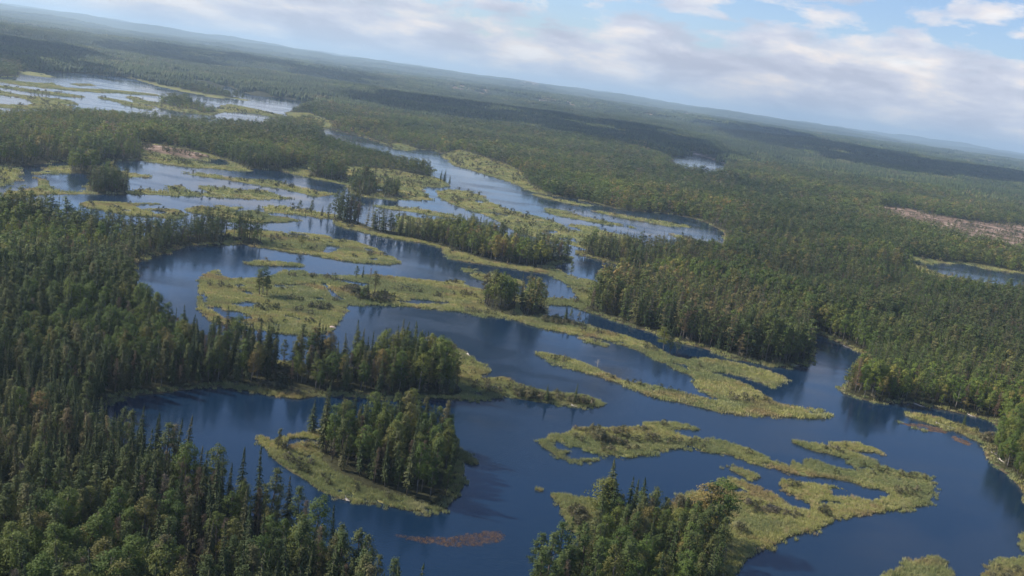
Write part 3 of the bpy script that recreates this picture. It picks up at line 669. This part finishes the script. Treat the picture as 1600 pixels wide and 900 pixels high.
# ------------------------------------------------------------------ where trees stand
def cells(d0, d1, step, azm=34.0, jit=0.48):
    ex = d1 * math.sin(R(azm))
    gx, gy = np.meshgrid(np.arange(-ex, ex, step), np.arange(d0 * math.cos(R(azm)), d1, step))
    x = gx.ravel() + rng.uniform(-jit, jit, gx.size) * step
    y = gy.ravel() + rng.uniform(-jit, jit, gx.size) * step
    d = np.hypot(x, y)
    s = (d >= d0) & (d < d1) & (np.abs(np.arctan2(x, y)) < R(azm))
    x, y = x[s], y[s]
    px, py, df = project(x, y, np.zeros_like(x))
    s = (px > -170) & (px < 1770) & (py < 1090)
    return x[s], y[s]
trees = []      # rows: x, y, z, species code, height, distance
SP = ['spruce', 'pine', 'birch', 'dead', 'shrub']
def plant(x, y, edge, hmul=1.0, wide=1.0):
    L, kd, K = fields(x, y)
    jig = rng.uniform(0, 1.0, len(x))
    s = (kd == 0) & (L > edge + jig * 1.5) & (K > 0.3)
    thin = fbm(x / 26, y / 26, 3, 33)
    s &= (thin > 0.30) | (rng.random(len(x)) < .5)
    x, y, L = x[s], y[s], L[s]
    z = elevation(x, y, L, np.zeros(len(x), int))
    px, py, _ = project(x, y, z)
    u = rng.random(len(x)); st = fbm(x / 90, y / 90, 3, 61); st2 = fbm(x / 60, y / 60, 3, 71)
    pb = np.clip((st - 0.50) * 3.2, 0.03, 0.7)
    near_birch = ((px < 290) & (py > 870)) | ((px > 40) & (px < 300) & (py > 500) & (py < 585))
    pb = np.where(near_birch, np.maximum(pb, .55), pb)
    pb = np.where(np.hypot(x, y) > 850, np.clip(pb + .22, 0, .75), pb)
    pb = np.where((px < 640) & (py > 560) & ~near_birch, pb * .3, pb)
    pen = (px > 470) & (px < 700) & (py > 560) & (py < 630)
    pb = np.where(pen, .34, pb)
    isl = (px > 480) & (px < 730) & (py > 660) & (py < 800)
    clp = (px > 780) & (px < 1145) & (py > 800)
    pb = np.where(isl | clp, .3, pb)
    pd = np.clip((st2 - 0.45) * 0.8, 0.02, 0.22) + np.where((px < 640) & (py > 640), .06, 0)
    ps = np.where(pen, .62, np.clip(0.2 + (st2 - 0.3) * 1.6, .15, .7))
    code = np.where(u < pb, 2, np.where(u < pb + pd, 3, np.where(rng.random(len(x)) < ps, 0, 1)))
    hb = np.array([15.5, 14.0, 13.0, 11.5, 2.6])[code]
    h = hb * rng.uniform(.58, 1.18, len(x)) * (0.62 + 0.76 * fbm(x / 75, y / 75, 3, 29)) * hmul
    fringe = L < 4.5
    h = np.where(fringe, h * rng.uniform(.62, 1, len(x)), h)
    isl = (px > 480) & (px < 730) & (py > 660) & (py < 800)
    h = np.where(isl, h * .84, h)
    low = ((px < 470) & (py > 165) & (py < 206)) | ((px > 495) & (px < 690) & (py > 203) & (py < 266)) | ((px > 1380) & (py > 425) & (py < 470))
    h = np.where(low, h * .62, h)
    mg = (px > 745) & (px < 860) & (py > 455) & (py < 505)
    h = np.where(mg, h * .95, h)
    h = np.where(clp, h * .84, h)
    grove = (px > 515) & (px < 570) & (py > 330) & (py < 358)
    h = np.where(grove, h * 1.25, h)
    for row in zip(x, y, z, code, h, np.full(len(x), wide)): trees.append(row)
plant(*cells(120, 480, 3.5), 1.6, 1.26, 0.98)
plant(*cells(480, 900, 3.9), 1.6, 1.18, 1.2)
plant(*cells(900, 1500, 5.6), 2.2, 1.12, 1.45)
plant(*cells(1500, 2600, 8.2), 3.0, 1.05, 2.1)
T = np.array(trees)

# trees that stand on their own, traced one by one: photo foot point, kind, height in metres
SOLO = [
 (411,461,'birch',12,'dark bushy tree standing alone on the round reed island'),
 (1088,638,'x',0,''),
 (405,463,'pine',11,'pine leaning on the left side of the lone bushy tree of the round island'),
 (417,463,'pine',9,'smaller pine on the right side of the lone bushy tree of the round island'),
 (443,568,'pine',8.5,'round dark pine alone on the neck between forest and wooded peninsula'),
 (419,570,'spruce',12,'dark spruce at the forest corner beside the neck of reeds'),
 (471,389,'birch',8,'single dark tree at the near shore of the long grey green marsh'),
 (892,432,'pine',9,'lone dark pine on the grassy tongue beside the inner bay'),
 (898,632,'spruce',7.5,'small pointed spruce near the tip of the long low spit'),
 (853,629,'spruce',6.5,'small spruce with bushes halfway along the low spit'),
 (434,704,'pine',6,'low round tree on the west spit of the tree island'),
 (487,678,'spruce',10,'first of two dark trees at the back of the tree island'),
 (502,682,'spruce',8.5,'second of two dark trees at the back of the tree island'),
 (1505,667,'spruce',6,'lone small spruce on the narrow spit by the right shore'),
 (402,343,'pine',9,'lone round tree on the small marsh knoll beyond the forest'),
 (467,334,'pine',9,'leftmost of the small trees on the reed strip before the dark grove'),
 (487,336,'pine',10,'pale gapped pine second along the reed strip before the dark grove'),
 (502,339,'spruce',8,'short spruce third along the reed strip before the dark grove'),
 (513,341,'pine',10,'pine beside the dark grove on the reed strip'),
 (688,284,'spruce',12,'left tall tree of the trio on the point beside the upper channel'),
 (694,285,'spruce',13,'middle tall tree of the trio on the point beside the upper channel'),
 (702,288,'spruce',9,'right short tree of the trio on the point beside the upper channel'),
 (1036,551,'birch',11,'rounded tree standing on the reed bank beside the narrow dark channel'),
 (1046,553,'pine',9,'brownish tree beside the rounded one on the bank of the narrow channel'),
 (1057,552,'pine',8,'right tree of the three on the bank of the narrow channel'),
 (883,503,'spruce',8,'spruce on the reed bank just right of the middle grove'),
 (891,506,'pine',7,'round small tree on the reed bank right of the middle grove'),
 (903,508,'pine',6,'last low tree on the reed bank right of the middle grove'),
 (945,838,'spruce',19,'tallest pointed spruce at the left of the near clump of trees'),
 (933,838,'birch',14,'leafy tree leaning on the tallest spruce of the near clump'),
 (995,842,'spruce',15,'second pointed spruce rising above the near clump'),
 (1014,850,'spruce',13,'pointed spruce in the middle of the near clump'),
 (1118,852,'birch',16,'broad brownish tree at the right edge of the near clump'),
 (1100,850,'birch',15,'green rounded tree beside the broad one at the right of the near clump'),
 (835,905,'pine',11,'rounded tree on the shore at the lower left of the near clump'),
 (840,912,'spruce',10,'pointed spruce on the shore at the lower left of the near clump'),
 (52,170,'x',0,''),
 (223,157,'pine',5,'tiny dark tree on the far reed bar left of the wooded islet'),
 (404,178,'pine',8,'small dark tree alone on the reed bar right of the wooded islet'),
 (458,175,'spruce',14,'tree at the far forest corner beside the upper lake'),
 (556,437,'pine',7,'left of three small trees at the back of the middle reed bank'),
 (566,436,'spruce',7,'middle of three small trees at the back of the middle reed bank'),
 (578,438,'dead',6,'pale bare tree right of three small trees on the middle reed bank'),
 (585,460,'pine',11,'tallest dark tree in the bushes of the middle reed bank'),
 (573,462,'spruce',7,'small spruce left of the tallest tree in the middle bank bushes'),
 (566,470,'birch',6,'round bushy tree in front of the middle bank bushes'),
 (594,474,'pine',6,'round dark bush tree at the near edge of the middle bank bushes'),
]
# ------------------------------------------------------------------ shrubs
sh = []
def shrubs(x, y, thr, lo=0.55, hi=1.15):
    L, kd, K = fields(x, y)
    nz = fbm(x / 14, y / 9, 3, 81)
    s = (kd == 1) & (L > 2.2) & (nz > thr) & (rng.random(len(x)) < .8)
    s |= (kd == 2) & (rng.random(len(x)) < np.clip(fbm(x / 40, y / 25, 3, 85) * 2.2 - .85, .04, .7))
    s |= (kd == 0) & (L > .8) & (L < 5) & (rng.random(len(x)) < .35)
    x, y, L, kd = x[s], y[s], L[s], kd[s]
    z = elevation(x, y, L, kd)
    for row in zip(x, y, z, np.full(len(x), 4), 2.6 * rng.uniform(lo, hi, len(x)), np.ones(len(x))): sh.append(row)
shrubs(*cells(150, 800, 3.6), 0.61)
shrubs(*cells(800, 2000, 6.5), 0.60, .9, 1.7)
def brush(px, py, rx, ry, n, h):
    for _ in range(n):
        a = rng.uniform(0, 6.28); q = math.sqrt(rng.random())
        p = at(px + rx * q * math.cos(a), py + ry * q * math.sin(a) + rx * q * math.cos(a) * .14)
        x, y = np.array([p[0]]), np.array([p[1]]); L, k_, K = fields(x, y)
        if L[0] < .8: continue
        z = elevation(x, y, L, k_)
        sh.append((p[0], p[1], z[0], 4, h * rng.uniform(.6, 1.2), 1.0))
for a in [(938,688,9,4,14,3.4),(965,693,14,4,14,2.4),(935,679,45,5,22,1.6),(1015,676,25,4,9,1.6),(830,622,32,3,34,3.0),(905,630,22,3,26,2.6),(760,611,26,5,12,2.2),
          (500,482,18,6,26,2.4),(560,462,14,8,20,3.6),(660,458,40,4,16,2.0),(720,462,26,4,12,2.2),(870,505,28,4,26,3.0),(740,596,20,6,8,2),
          (1185,790,26,4,12,1.6),(1240,808,14,3,7,1.5),(1210,800,20,3,8,1.4),(445,700,16,6,10,2.2),(800,335,34,5,22,2.2),(755,300,22,3,14,3.6),(730,255,30,6,22,3.6),
          (640,285,40,8,26,3.5),(1075,376,14,3,10,2.5),(220,295,14,3,12,2.6),(185,334,12,3,8,2.4),(1545,690,14,5,14,3.0),(905,815,14,10,14,2.6),(900,800,10,8,8,1.8),
          (1190,563,40,4,26,2.2),(1228,573,18,2,14,2.0),(1010,543,14,4,10,2.4),(600,467,18,5,22,3.0),(548,455,10,5,16,3.0),(440,590,14,13,40,3.4),(420,608,40,3,22,2.6),(585,472,26,4,26,3.2),(708,442,12,2,14,2.2),(1075,790,20,6,10,2.8)]:
    brush(*a)
T = np.concatenate([T, np.array(sh)])

# ------------------------------------------------------------------ pick the trees that show largest as individuals
px, py, df = project(T[:, 0], T[:, 1], T[:, 2] + T[:, 4] * .5)
size = T[:, 4] / df
inframe = (px > 4) & (px < 1596) & (py > 4) & (py < 890)
LIMIT = {0: 255, 1: 255, 2: 150, 3: 90, 4: 150}
single = np.zeros(len(T), bool)
for c_, n in LIMIT.items():
    s = np.nonzero((T[:, 3] == c_) & inframe)[0]
    s = s[np.argsort(-size[s])][:n]
    single[s] = True

KNAME = {'spruce': 'spruce', 'pine': 'pine', 'birch': 'birch', 'dead': 'bare grey tree', 'shrub': 'shrub'}
KCAT = {'spruce': 'spruce', 'pine': 'pine tree', 'birch': 'birch', 'dead': 'bare tree', 'shrub': 'shrub'}
def put_tree(kind, x, y, z, h, label, group, wide=1.0, i=None):
    d = KINDS[kind]
    e = add_obj(d['name'], None, label=label, category=KCAT[kind], group=group, loc=(x, y, z))
    e.rotation_euler = (random.uniform(-.05, .05), random.uniform(-.05, .05), random.uniform(0, 6.28)); s = h / d['h']; e.scale = (s * wide, s * wide, s)
    cm_, tm_ = random.choice(d['near_meshes'])
    add_obj('crown', cm_, e); add_obj('trunk', tm_, e)
    return e

def place_words(px, py, x, y):
    """where a near plant stands, by what can be found around it in the photo"""
    if 395 < px < 760 and 655 < py < 805: return 'on the near tree island', 'near tree island'
    if 440 < px < 735 and 560 < py < 630 : return 'on the wooded peninsula', 'wooded peninsula'
    if px >= 735 and px < 950 and 585 < py < 640: return 'on the low spit', 'low spit'
    if 780 < px < 1145 and 770 < py: return 'in the near clump', 'near clump'
    if px >= 1145 and 745 < py: return 'on the lower right reed marsh', 'lower marsh'
    if px > 830 and 655 < py < 745 and px < 1470: return 'on the crooked reed island', 'crooked reed island'
    if px > 1290 and py > 590: return 'on the right river bank', 'right bank'
    if px < 660 and py > 625: return 'in the lower left forest', 'lower left forest'
    if px < 460: return 'in the forest left of the bay', 'left forest'
    if px > 960 and py > 480: return 'in the east shore forest', 'east forest'
    return 'on the middle reed banks', 'middle banks'
def depth_words(py, zone):
    if zone in ('lower left forest', 'left forest'):
        k = int((py - 420) // 26)
        return ['back', 'far', 'upper middle', 'middle', 'lower middle', 'near', 'front'][min(6, max(0, k // 3))]
    return ''
rows = {}
for i in np.nonzero(single)[0]:
    x, y, z, c_, h, wd = T[i]; kind = SP[int(c_)]
    fx, fy, _ = project(np.array([x]), np.array([y]), np.array([z])); fx, fy = float(fx[0]), float(fy[0])
    words, zone_ = place_words(fx, fy, x, y)
    rows.setdefault((kind, zone_), []).append((fx, fy, i, words))
BAND = {'spruce': 'narrow dark spruce', 'pine': 'round topped pine', 'birch': 'leafy birch', 'dead': 'greyish bare tree', 'shrub': 'low shrub'}
TALL = {True: 'tall', False: 'short'}
ORD = ['first', 'second', 'third', 'fourth', 'fifth', 'sixth', 'seventh', 'eighth', 'ninth', 'tenth', 'eleventh', 'twelfth', 'thirteenth', 'fourteenth', 'fifteenth', 'sixteenth',
       'seventeenth', 'eighteenth', 'nineteenth', 'twentieth', 'twenty-first', 'twenty-second', 'twenty-third', 'twenty-fourth']
PLUR = {'spruce': 'spruces', 'pine': 'pines', 'birch': 'birches', 'dead': 'bare trees', 'shrub': 'shrubs'}
for (kind, zone_), lst in rows.items():
    n = len(lst); words = lst[0][3]; g_ = PLUR[kind] + ' ' + words
    per = n if n <= 8 else 12
    lst.sort(key=lambda q: -q[1])                       # nearest first
    for r_ in range(0, n, per):
        row = sorted(lst[r_:r_ + per], key=lambda q: q[0])
        hm = np.median([T[q[2]][4] for q in row])
        for j_, (fx, fy, i, _w) in enumerate(row):
            x, y, z, c_, h, wd = T[i]
            tall = 'taller' if h > hm * 1.08 else ('shorter' if h < hm * .92 else '')
            lab = (tall + ' ' if tall else '') + BAND[kind] + ' ' + words
            if n > 1:
                lab += f', {ORD[j_]} from left' + (f' in {ORD[min(23, r_ // per)]} row from front' if n > per else '')
            for w_ in ('round topped ', 'greyish ', 'narrow ', 'leafy ', 'the ', 'the '):
                if len(lab.split()) > 16: lab = lab.replace(w_, '', 1)
            put_tree(kind, x, y, z, h, lab, g_, wd)
for fx, fy, kind, h, lab in SOLO:
    if kind == 'x': continue
    p = at(fx, fy); x, y = np.array([p[0]]), np.array([p[1]])
    L, k_, K = fields(x, y); z = float(elevation(x, y, L, k_)[0])
    put_tree(kind, p[0], p[1], max(z, 0.05) if L[0] > -3 else 0.0, h * 1.22, lab, None, 1.6 if kind == 'birch' else 1.35)

rest = T[~single]
d_r = np.hypot(rest[:, 0], rest[:, 1])
LBL = {'spruce': ('spruce_forest', 'dark pointed spruces massed through the forest all round the river'), 'pine': ('pine_forest', 'green pines massed through the forest all round the river'),
       'birch': ('birch_forest', 'paler leafy trees mixed through the dark forest'), 'dead': ('bare_tree_forest', 'brownish grey bare trees scattered through the forest'),
       'shrub': ('shrubbery', 'low grey green brush on the marshes and along the shores')}
for c_, kind in enumerate(SP):
    s = rest[:, 3] == c_; q = rest[s]; dq = d_r[s]; d = KINDS[kind]
    lod = np.where(dq < (520 if kind != 'shrub' else 380), 0, np.where(dq < (1150 if kind != 'shrub' else 600), 1, 2))
    idx = np.array([random.choice(d['lod'][('near', 'mid', 'low')[l]]) for l in lod])
    sc_ = q[:, 4] / d['h']
    scl = np.stack([sc_ * q[:, 5] * rng.uniform(.85, 1.15, len(q)), sc_ * q[:, 5] * rng.uniform(.85, 1.15, len(q)), sc_], -1)
    scatter(LBL[kind][0], d['protos'], q[:, :3], rng.uniform(0, 6.28, len(q)), scl, idx, LBL[kind][1], 'forest' if kind != 'shrub' else 'shrubbery')

# ------------------------------------------------------------------ distant forest, as patches of canopy
def patch_mesh(seed, half, n, h, rad):
    r = random.Random(seed); b = MB()
    for _ in range(n):
        x, y = r.uniform(-half, half), r.uniform(-half, half); hh = h * r.uniform(.6, 1.15); rr = rad * r.uniform(.7, 1.3)
        k = 5; ph = r.random() * 6
        z1 = hh * r.uniform(.35, .6)
        ring = [(x + rr * math.cos(ph + 6.283 * j / k) * r.uniform(.7, 1.2), y + rr * math.sin(ph + 6.283 * j / k) * r.uniform(.7, 1.2), z1 * r.uniform(.8, 1.2)) for j in range(k)]
        low = [(x + rr * .8 * math.cos(ph + 6.283 * j / k), y + rr * .8 * math.sin(ph + 6.283 * j / k), 0) for j in range(k)]
        nn = len(b.v); b.v += ring + low + [(x, y, hh)]
        for j in range(k):
            j2 = (j + 1) % k
            b.f.append((nn + j, nn + j2, nn + 2 * k)); b.f.append((nn + k + j, nn + k + j2, nn + j2, nn + j))
    return b
M['canopy'] = foliage_mat('far_canopy', [(0, (0.031, 0.055, 0.023)), (0.5, (0.055, 0.086, 0.029)), (0.8, (0.081, 0.107, 0.039)), (1, (0.117, 0.111, 0.058))], (0.039, 0.072, 0.023), leafvar=.5)
pp = [patch_mesh(1, 17, 46, 15, 3.0), patch_mesh(2, 17, 40, 14, 3.4), patch_mesh(3, 36, 60, 17, 6.0), patch_mesh(4, 36, 50, 15, 7.0)]
pms = [p.mesh('forest_patch', M['canopy']) for p in pp]
xs, ys, ix, sl = [], [], [], []
for d0, d1, st, ids in ((2550, 6000, 29, (0, 1)), (6000, 14000, 72, (2, 3))):
    x, y = cells(d0, d1, st)
    L, kd, K = fields(x, y)
    s = ((kd == 0) & (K > st * .3) | (kd == 2) & (rng.random(len(x)) < .5)) & (L > st * .3) & (fbm(x / 200, y / 200, 3, 19) > .25)
    xs.append(x[s]); ys.append(y[s]); ix.append(rng.choice(ids, s.sum())); sl.append(np.full(s.sum(), 1.0))
x, y, idx = np.concatenate(xs), np.concatenate(ys), np.concatenate(ix)
L, kd, K = fields(x, y)
z = elevation(x, y, L, kd)
sv = rng.uniform(.85, 1.2, len(x))
scatter('distant_forest', pms, np.stack([x, y, z - .5], -1), rng.uniform(0, 6.28, len(x)), np.stack([np.ones(len(x)), np.ones(len(x)), sv], -1), idx, 'far unbroken boreal forest fading into blue haze', 'forest')

# ------------------------------------------------------------------ reeds
def tuft(seed, n, w, h, bw):
    r = random.Random(seed); b = MB()
    for _ in range(n):
        a = r.uniform(0, 6.28); q = w * math.sqrt(r.random()); x, y = q * math.cos(a), q * math.sin(a)
        la = r.uniform(0, 6.28); ln = r.uniform(.1, .45) * h; hh = h * r.uniform(.55, 1.1); ta = r.uniform(0, 3.14)
        b.tri((x - bw * math.cos(ta), y - bw * math.sin(ta), -.05), (x + bw * math.cos(ta), y + bw * math.sin(ta), -.05), (x + ln * math.cos(la), y + ln * math.sin(la), hh))
    return b
tms = [tuft(1, 42, .85, 1.0, .07), tuft(2, 36, .95, .8, .08), tuft(3, 34, 1.9, 1.0, .2), tuft(4, 30, 4.0, 1.3, .5)]
tms = [b.mesh('reed_tuft', M['reed']) for b in tms]
wm = tuft(9, 34, .9, .16, .09).mesh('weed_tuft', M['weed'])
xs, ys, ids = [], [], []
for d0, d1, st, ch in ((150, 430, 1.15, (0, 1)), (430, 800, 2.0, (2,)), (800, 2300, 7.0, (3,))):
    x, y = cells(d0, d1, st)
    L, kd, K = fields(x, y)
    gap = fbm(x / 7, y / 5, 3, 44)
    rx_, ry_, _ = project(x, y, np.zeros_like(x)); open_w = (rx_ > 590) & (rx_ < 812) & (ry_ > 822) & (ry_ < 866)   # open water round the floating weed
    s = (kd == 1) & (L > 0.05) & (gap > .2)
    s |= (kd == 0) & (L > 0.2) & (L < 3.2) & (rng.random(len(x)) < .6)
    s |= (L > -2.6) & (L <= 0.1) & (kd != 3) & ~open_w & (rng.random(len(x)) < .75 * sstep(.48, .62, fbm(x / 9, y / 9, 3, 46)) * np.clip(1 + L / 2.6, 0, 1))
    xs.append(x[s]); ys.append(y[s]); ids.append(rng.choice(ch, s.sum()))
x, y, idx = np.concatenate(xs), np.concatenate(ys), np.concatenate(ids)
L, kd, K = fields(x, y); z = np.maximum(elevation(x, y, L, kd), -0.05)
hs = (0.5 + 1.0 * fbm(x / 18, y / 12, 3, 45)) * rng.uniform(.8, 1.2, len(x))
scatter('reeds', tms, np.stack([x, y, z], -1), rng.uniform(0, 6.28, len(x)), np.stack([np.ones(len(x)), np.ones(len(x)), hs], -1), idx, 'olive and straw coloured reeds covering the marsh islands', 'reeds')
x, y = cells(150, 600, 0.95); L, kd, K = fields(x, y); s = (kd == 3) & (rng.random(len(x)) < sstep(.12, .42, fbm(x / 6, y / 4, 3, 47)))
x, y = x[s], y[s]
scatter('floating_weed', [wm], np.stack([x, y, np.full(len(x), 0.02)], -1), rng.uniform(0, 6.28, len(x)), np.ones((len(x), 3)), np.zeros(len(x)), 'reddish brown weed lying at the water surface', 'water weed')

# ------------------------------------------------------------------ driftwood, snag, rocks
def log(p0, p1, r, label, group='pale driftwood logs along the shores'):
    a, b_ = at(*p0), at(*p1)
    mid = (a + b_) / 2; v = b_ - a; ln = float(np.hypot(v[0], v[1])); g = MB()
    k = 7
    pts = [((i / (k - 1) - .5) * ln, 0.12 * math.sin(i * 1.7), 0.05 * math.cos(i)) for i in range(k)]
    g.tube(pts, [r * (1.15 - .8 * i / (k - 1)) for i in range(k)], 8)
    g.tube([pts[2], (pts[2][0] + .5, .7, .5)], [r * .35, r * .12], 5); g.tube([pts[4], (pts[4][0] + .4, -.5, .45)], [r * .3, r * .1], 5)
    for q in range(4):
        an = q * 1.6; g.tube([pts[0], (pts[0][0] - .35, math.cos(an) * r * 2.6, math.sin(an) * r * 2.6)], [r * .6, r * .15], 5)
    L, kd, K = fields(np.array([mid[0]]), np.array([mid[1]])); z = max(0.0, float(elevation(np.array([mid[0]]), np.array([mid[1]]), L, kd)[0]))
    o = add_obj('driftwood_log', g.mesh('driftwood_log', M['drift'], True), label=label, category='driftwood log', group=group, loc=(mid[0], mid[1], z + r * .7))
    o.rotation_euler = (0, 0, math.atan2(v[1], v[0]))
log((1462,663), (1492,672), .38, 'longest pale log lying along the narrow spit near the right shore')
log((1428,631), (1446,637), .3, 'pale log at the foot of the right hand forest')
log((1548,711), (1556,715), .25, 'upper of two short pale logs on the right bank')
log((1560,722), (1568,728), .3, 'lower of two short pale logs on the right bank')
log((730,555), (735,559), .35, 'short white log on the far edge of the grassy peninsula tip')
log((893,634), (902,637), .32, 'pale log below the small pointed spruce on the low spit')
log((1006,428), (1022,435), .4, 'bleached log at the end of the inner bay shore')
log((990,424), (1004,428), .3, 'bleached log farther left along the inner bay shore')
log((1284,522), (1298,530), .3, 'pale log on the bank at the back of the dark cove')
log((1318,541), (1332,546), .3, 'pale log on the bank where the dark cove meets the forest')
log((1512,648), (1526,653), .25, 'pale log under the trees behind the narrow spit')
log((1236,572), (1249,573), .3, 'pale log on the tip of the brushy point by the cove')
log((540,781), (546,785), .4, 'whitish log at the water edge of the tree island spit')
def rock(p, s, label):
    q = at(*p); r = random.Random(int(p[0])); import bmesh
    bm = bmesh.new(); bmesh.ops.create_icosphere(bm, subdivisions=3, radius=1)
    ph = r.random() * 9
    for v in bm.verts:
        n = math.sin(v.co.x * 2.3 + ph) * .18 + math.sin(v.co.y * 3.1 + ph * 2) * .14 + math.sin(v.co.z * 4 + v.co.x * 3) * .08
        v.co = Vector((v.co.x * s * 1.5, v.co.y * s, v.co.z * s * .55)) * (1 + n)
    me_ = bpy.data.meshes.new('rock'); bm.to_mesh(me_); bm.free(); me_.materials.append(M['rock'])
    add_obj('rock', me_, label=label, category='rock', loc=(q[0], q[1], .25))
rock((788,442), 1.9, 'flat pale rock at the near edge of the narrow middle reed island')
rock((520,513), 1.3, 'pinkish rock at the right corner of the round reed island')
rock((287,383), 1.2, 'whitish rock at the water edge under the left forest')
p = at(933, 574); g = MB()
g.tube([(0, 0, -1), (.1, 0, 1.2), (-.15, .1, 2.6), (.2, 0, 4.0)], [.28, .22, .16, .05], 7)
for q in range(9):
    a = q * 2.4; zz_ = 1.4 + q * .28; l = 1.5 - .07 * q
    g.tube([(0, 0, zz_), (math.cos(a) * l, math.sin(a) * l, zz_ + .6), (math.cos(a) * l * 1.3, math.sin(a) * l * 1.3, zz_ + .5)], [.09, .05, .02], 5)
add_obj('dead_snag', g.mesh('dead_snag', M['drift'], True), label='bleached branching snag standing in open water beside the long thin reed bar', category='dead snag', loc=(p[0], p[1], 0))

# ------------------------------------------------------------------ clouds that throw the shade bands over the forest
mt, t = material('cloud_vapour')
df_ = N(t, 'ShaderNodeBsdfDiffuse'); df_.inputs[0].default_value = (.9, .9, .92, 1)
tl = N(t, 'ShaderNodeBsdfTranslucent'); tl.inputs[0].default_value = (.9, .9, .92, 1)
ms = N(t, 'ShaderNodeMixShader'); ms.inputs[0].default_value = .35
t.links.new(df_.outputs[0], ms.inputs[1]); t.links.new(tl.outputs[0], ms.inputs[2])
o = N(t, 'ShaderNodeOutputMaterial'); t.links.new(ms.outputs[0], o.inputs[0])
CLOUD_Z = 1300.0
def cloud(outline, rad, n, label):
    """outline: the shade it throws, as photo points on the ground; the cloud stands above it along the sun's ray"""
    import bmesh
    r = random.Random(int(outline[0][0])); P = ground(outline); lo, hi = P.min(0), P.max(0)
    c0 = (lo + hi) / 2; off = sun_dir[:2] / sun_dir[2] * CLOUD_Z
    bm = bmesh.new(); k = 0; tries = 0
    while k < n and tries < 20000:
        tries += 1
        x, y = r.uniform(lo[0], hi[0]), r.uniform(lo[1], hi[1])
        if poly_sd(np.array([x]), np.array([y]), P)[0] < rad * .12: continue
        k += 1; rr = rad * r.uniform(.45, 1.05)
        mtx = Matrix.Translation((x - c0[0], y - c0[1], r.uniform(-.05, .3) * rad)) @ Matrix.Rotation(r.uniform(0, 3), 4, 'Z') @ Matrix.Diagonal((rr, rr * r.uniform(.7, 1), rr * r.uniform(.3, .45), 1))
        bmesh.ops.create_icosphere(bm, subdivisions=2, radius=1, matrix=mtx)
    for v in bm.verts:
        nn_ = math.sin(v.co.x * .021 + v.co.y * .017) + math.sin(v.co.y * .033 - v.co.x * .012) * .7
        v.co += Vector((nn_ * 16, math.cos(v.co.x * .025) * 14, nn_ * 6))
    me_ = bpy.data.meshes.new('cloud'); bm.to_mesh(me_); bm.free(); me_.materials.append(mt)
    add_obj('cloud', me_, label=label, category='cloud', kind='stuff', loc=(c0[0] + off[0], c0[1] + off[1], CLOUD_Z))
cloud([(545,150),(640,157),(760,168),(860,178),(960,196),(1060,220),(1125,240),(1110,247),(1060,246),(960,234),(860,219),(760,206),(680,192),(600,172)], 150, 90, 'long white cloud over the middle forest')
cloud([(1100,200),(1200,213),(1300,231),(1350,245),(1420,257),(1500,266),(1640,284),(1640,298),(1500,291),(1400,277),(1300,257),(1166,229)], 240, 80, 'long white cloud over the right forest')
cloud([(205,76),(330,88),(420,105),(520,118),(570,131),(500,130),(400,118),(300,107),(215,94)], 200, 65, 'white cloud over the upper left forest')
cloud([(-80,58),(40,70),(90,88),(60,104),(-20,100),(-100,90)], 200, 60, 'white cloud over the far left forest')

# ------------------------------------------------------------------ air
mt, t = material('haze_air')
pv = N(t, 'ShaderNodeVolumePrincipled'); pv.inputs['Color'].default_value = (0.60, 0.80, 1.0, 1)
pv.inputs['Density'].default_value = 0.000070; pv.inputs['Anisotropy'].default_value = 0.25
o = N(t, 'ShaderNodeOutputMaterial'); t.links.new(pv.outputs[0], o.inputs['Volume'])
S, B0, B1 = 44000.0, -3.0, 420.0
vs = [(sx * S, sy * S, zq) for zq in (B0, B1) for sx, sy in ((-1, -1), (1, -1), (1, 1), (-1, 1))]
fs = [(3, 2, 1, 0), (4, 5, 6, 7), (0, 1, 5, 4), (1, 2, 6, 5), (2, 3, 7, 6), (3, 0, 4, 7)]
add_obj('haze', mesh_from('haze', vs, fs, [mt]), kind='stuff', label='thin blue haze lying over the whole forest', category='haze')
print('TREES', len(T), 'single', int(single.sum()), 'reeds', len(hs))
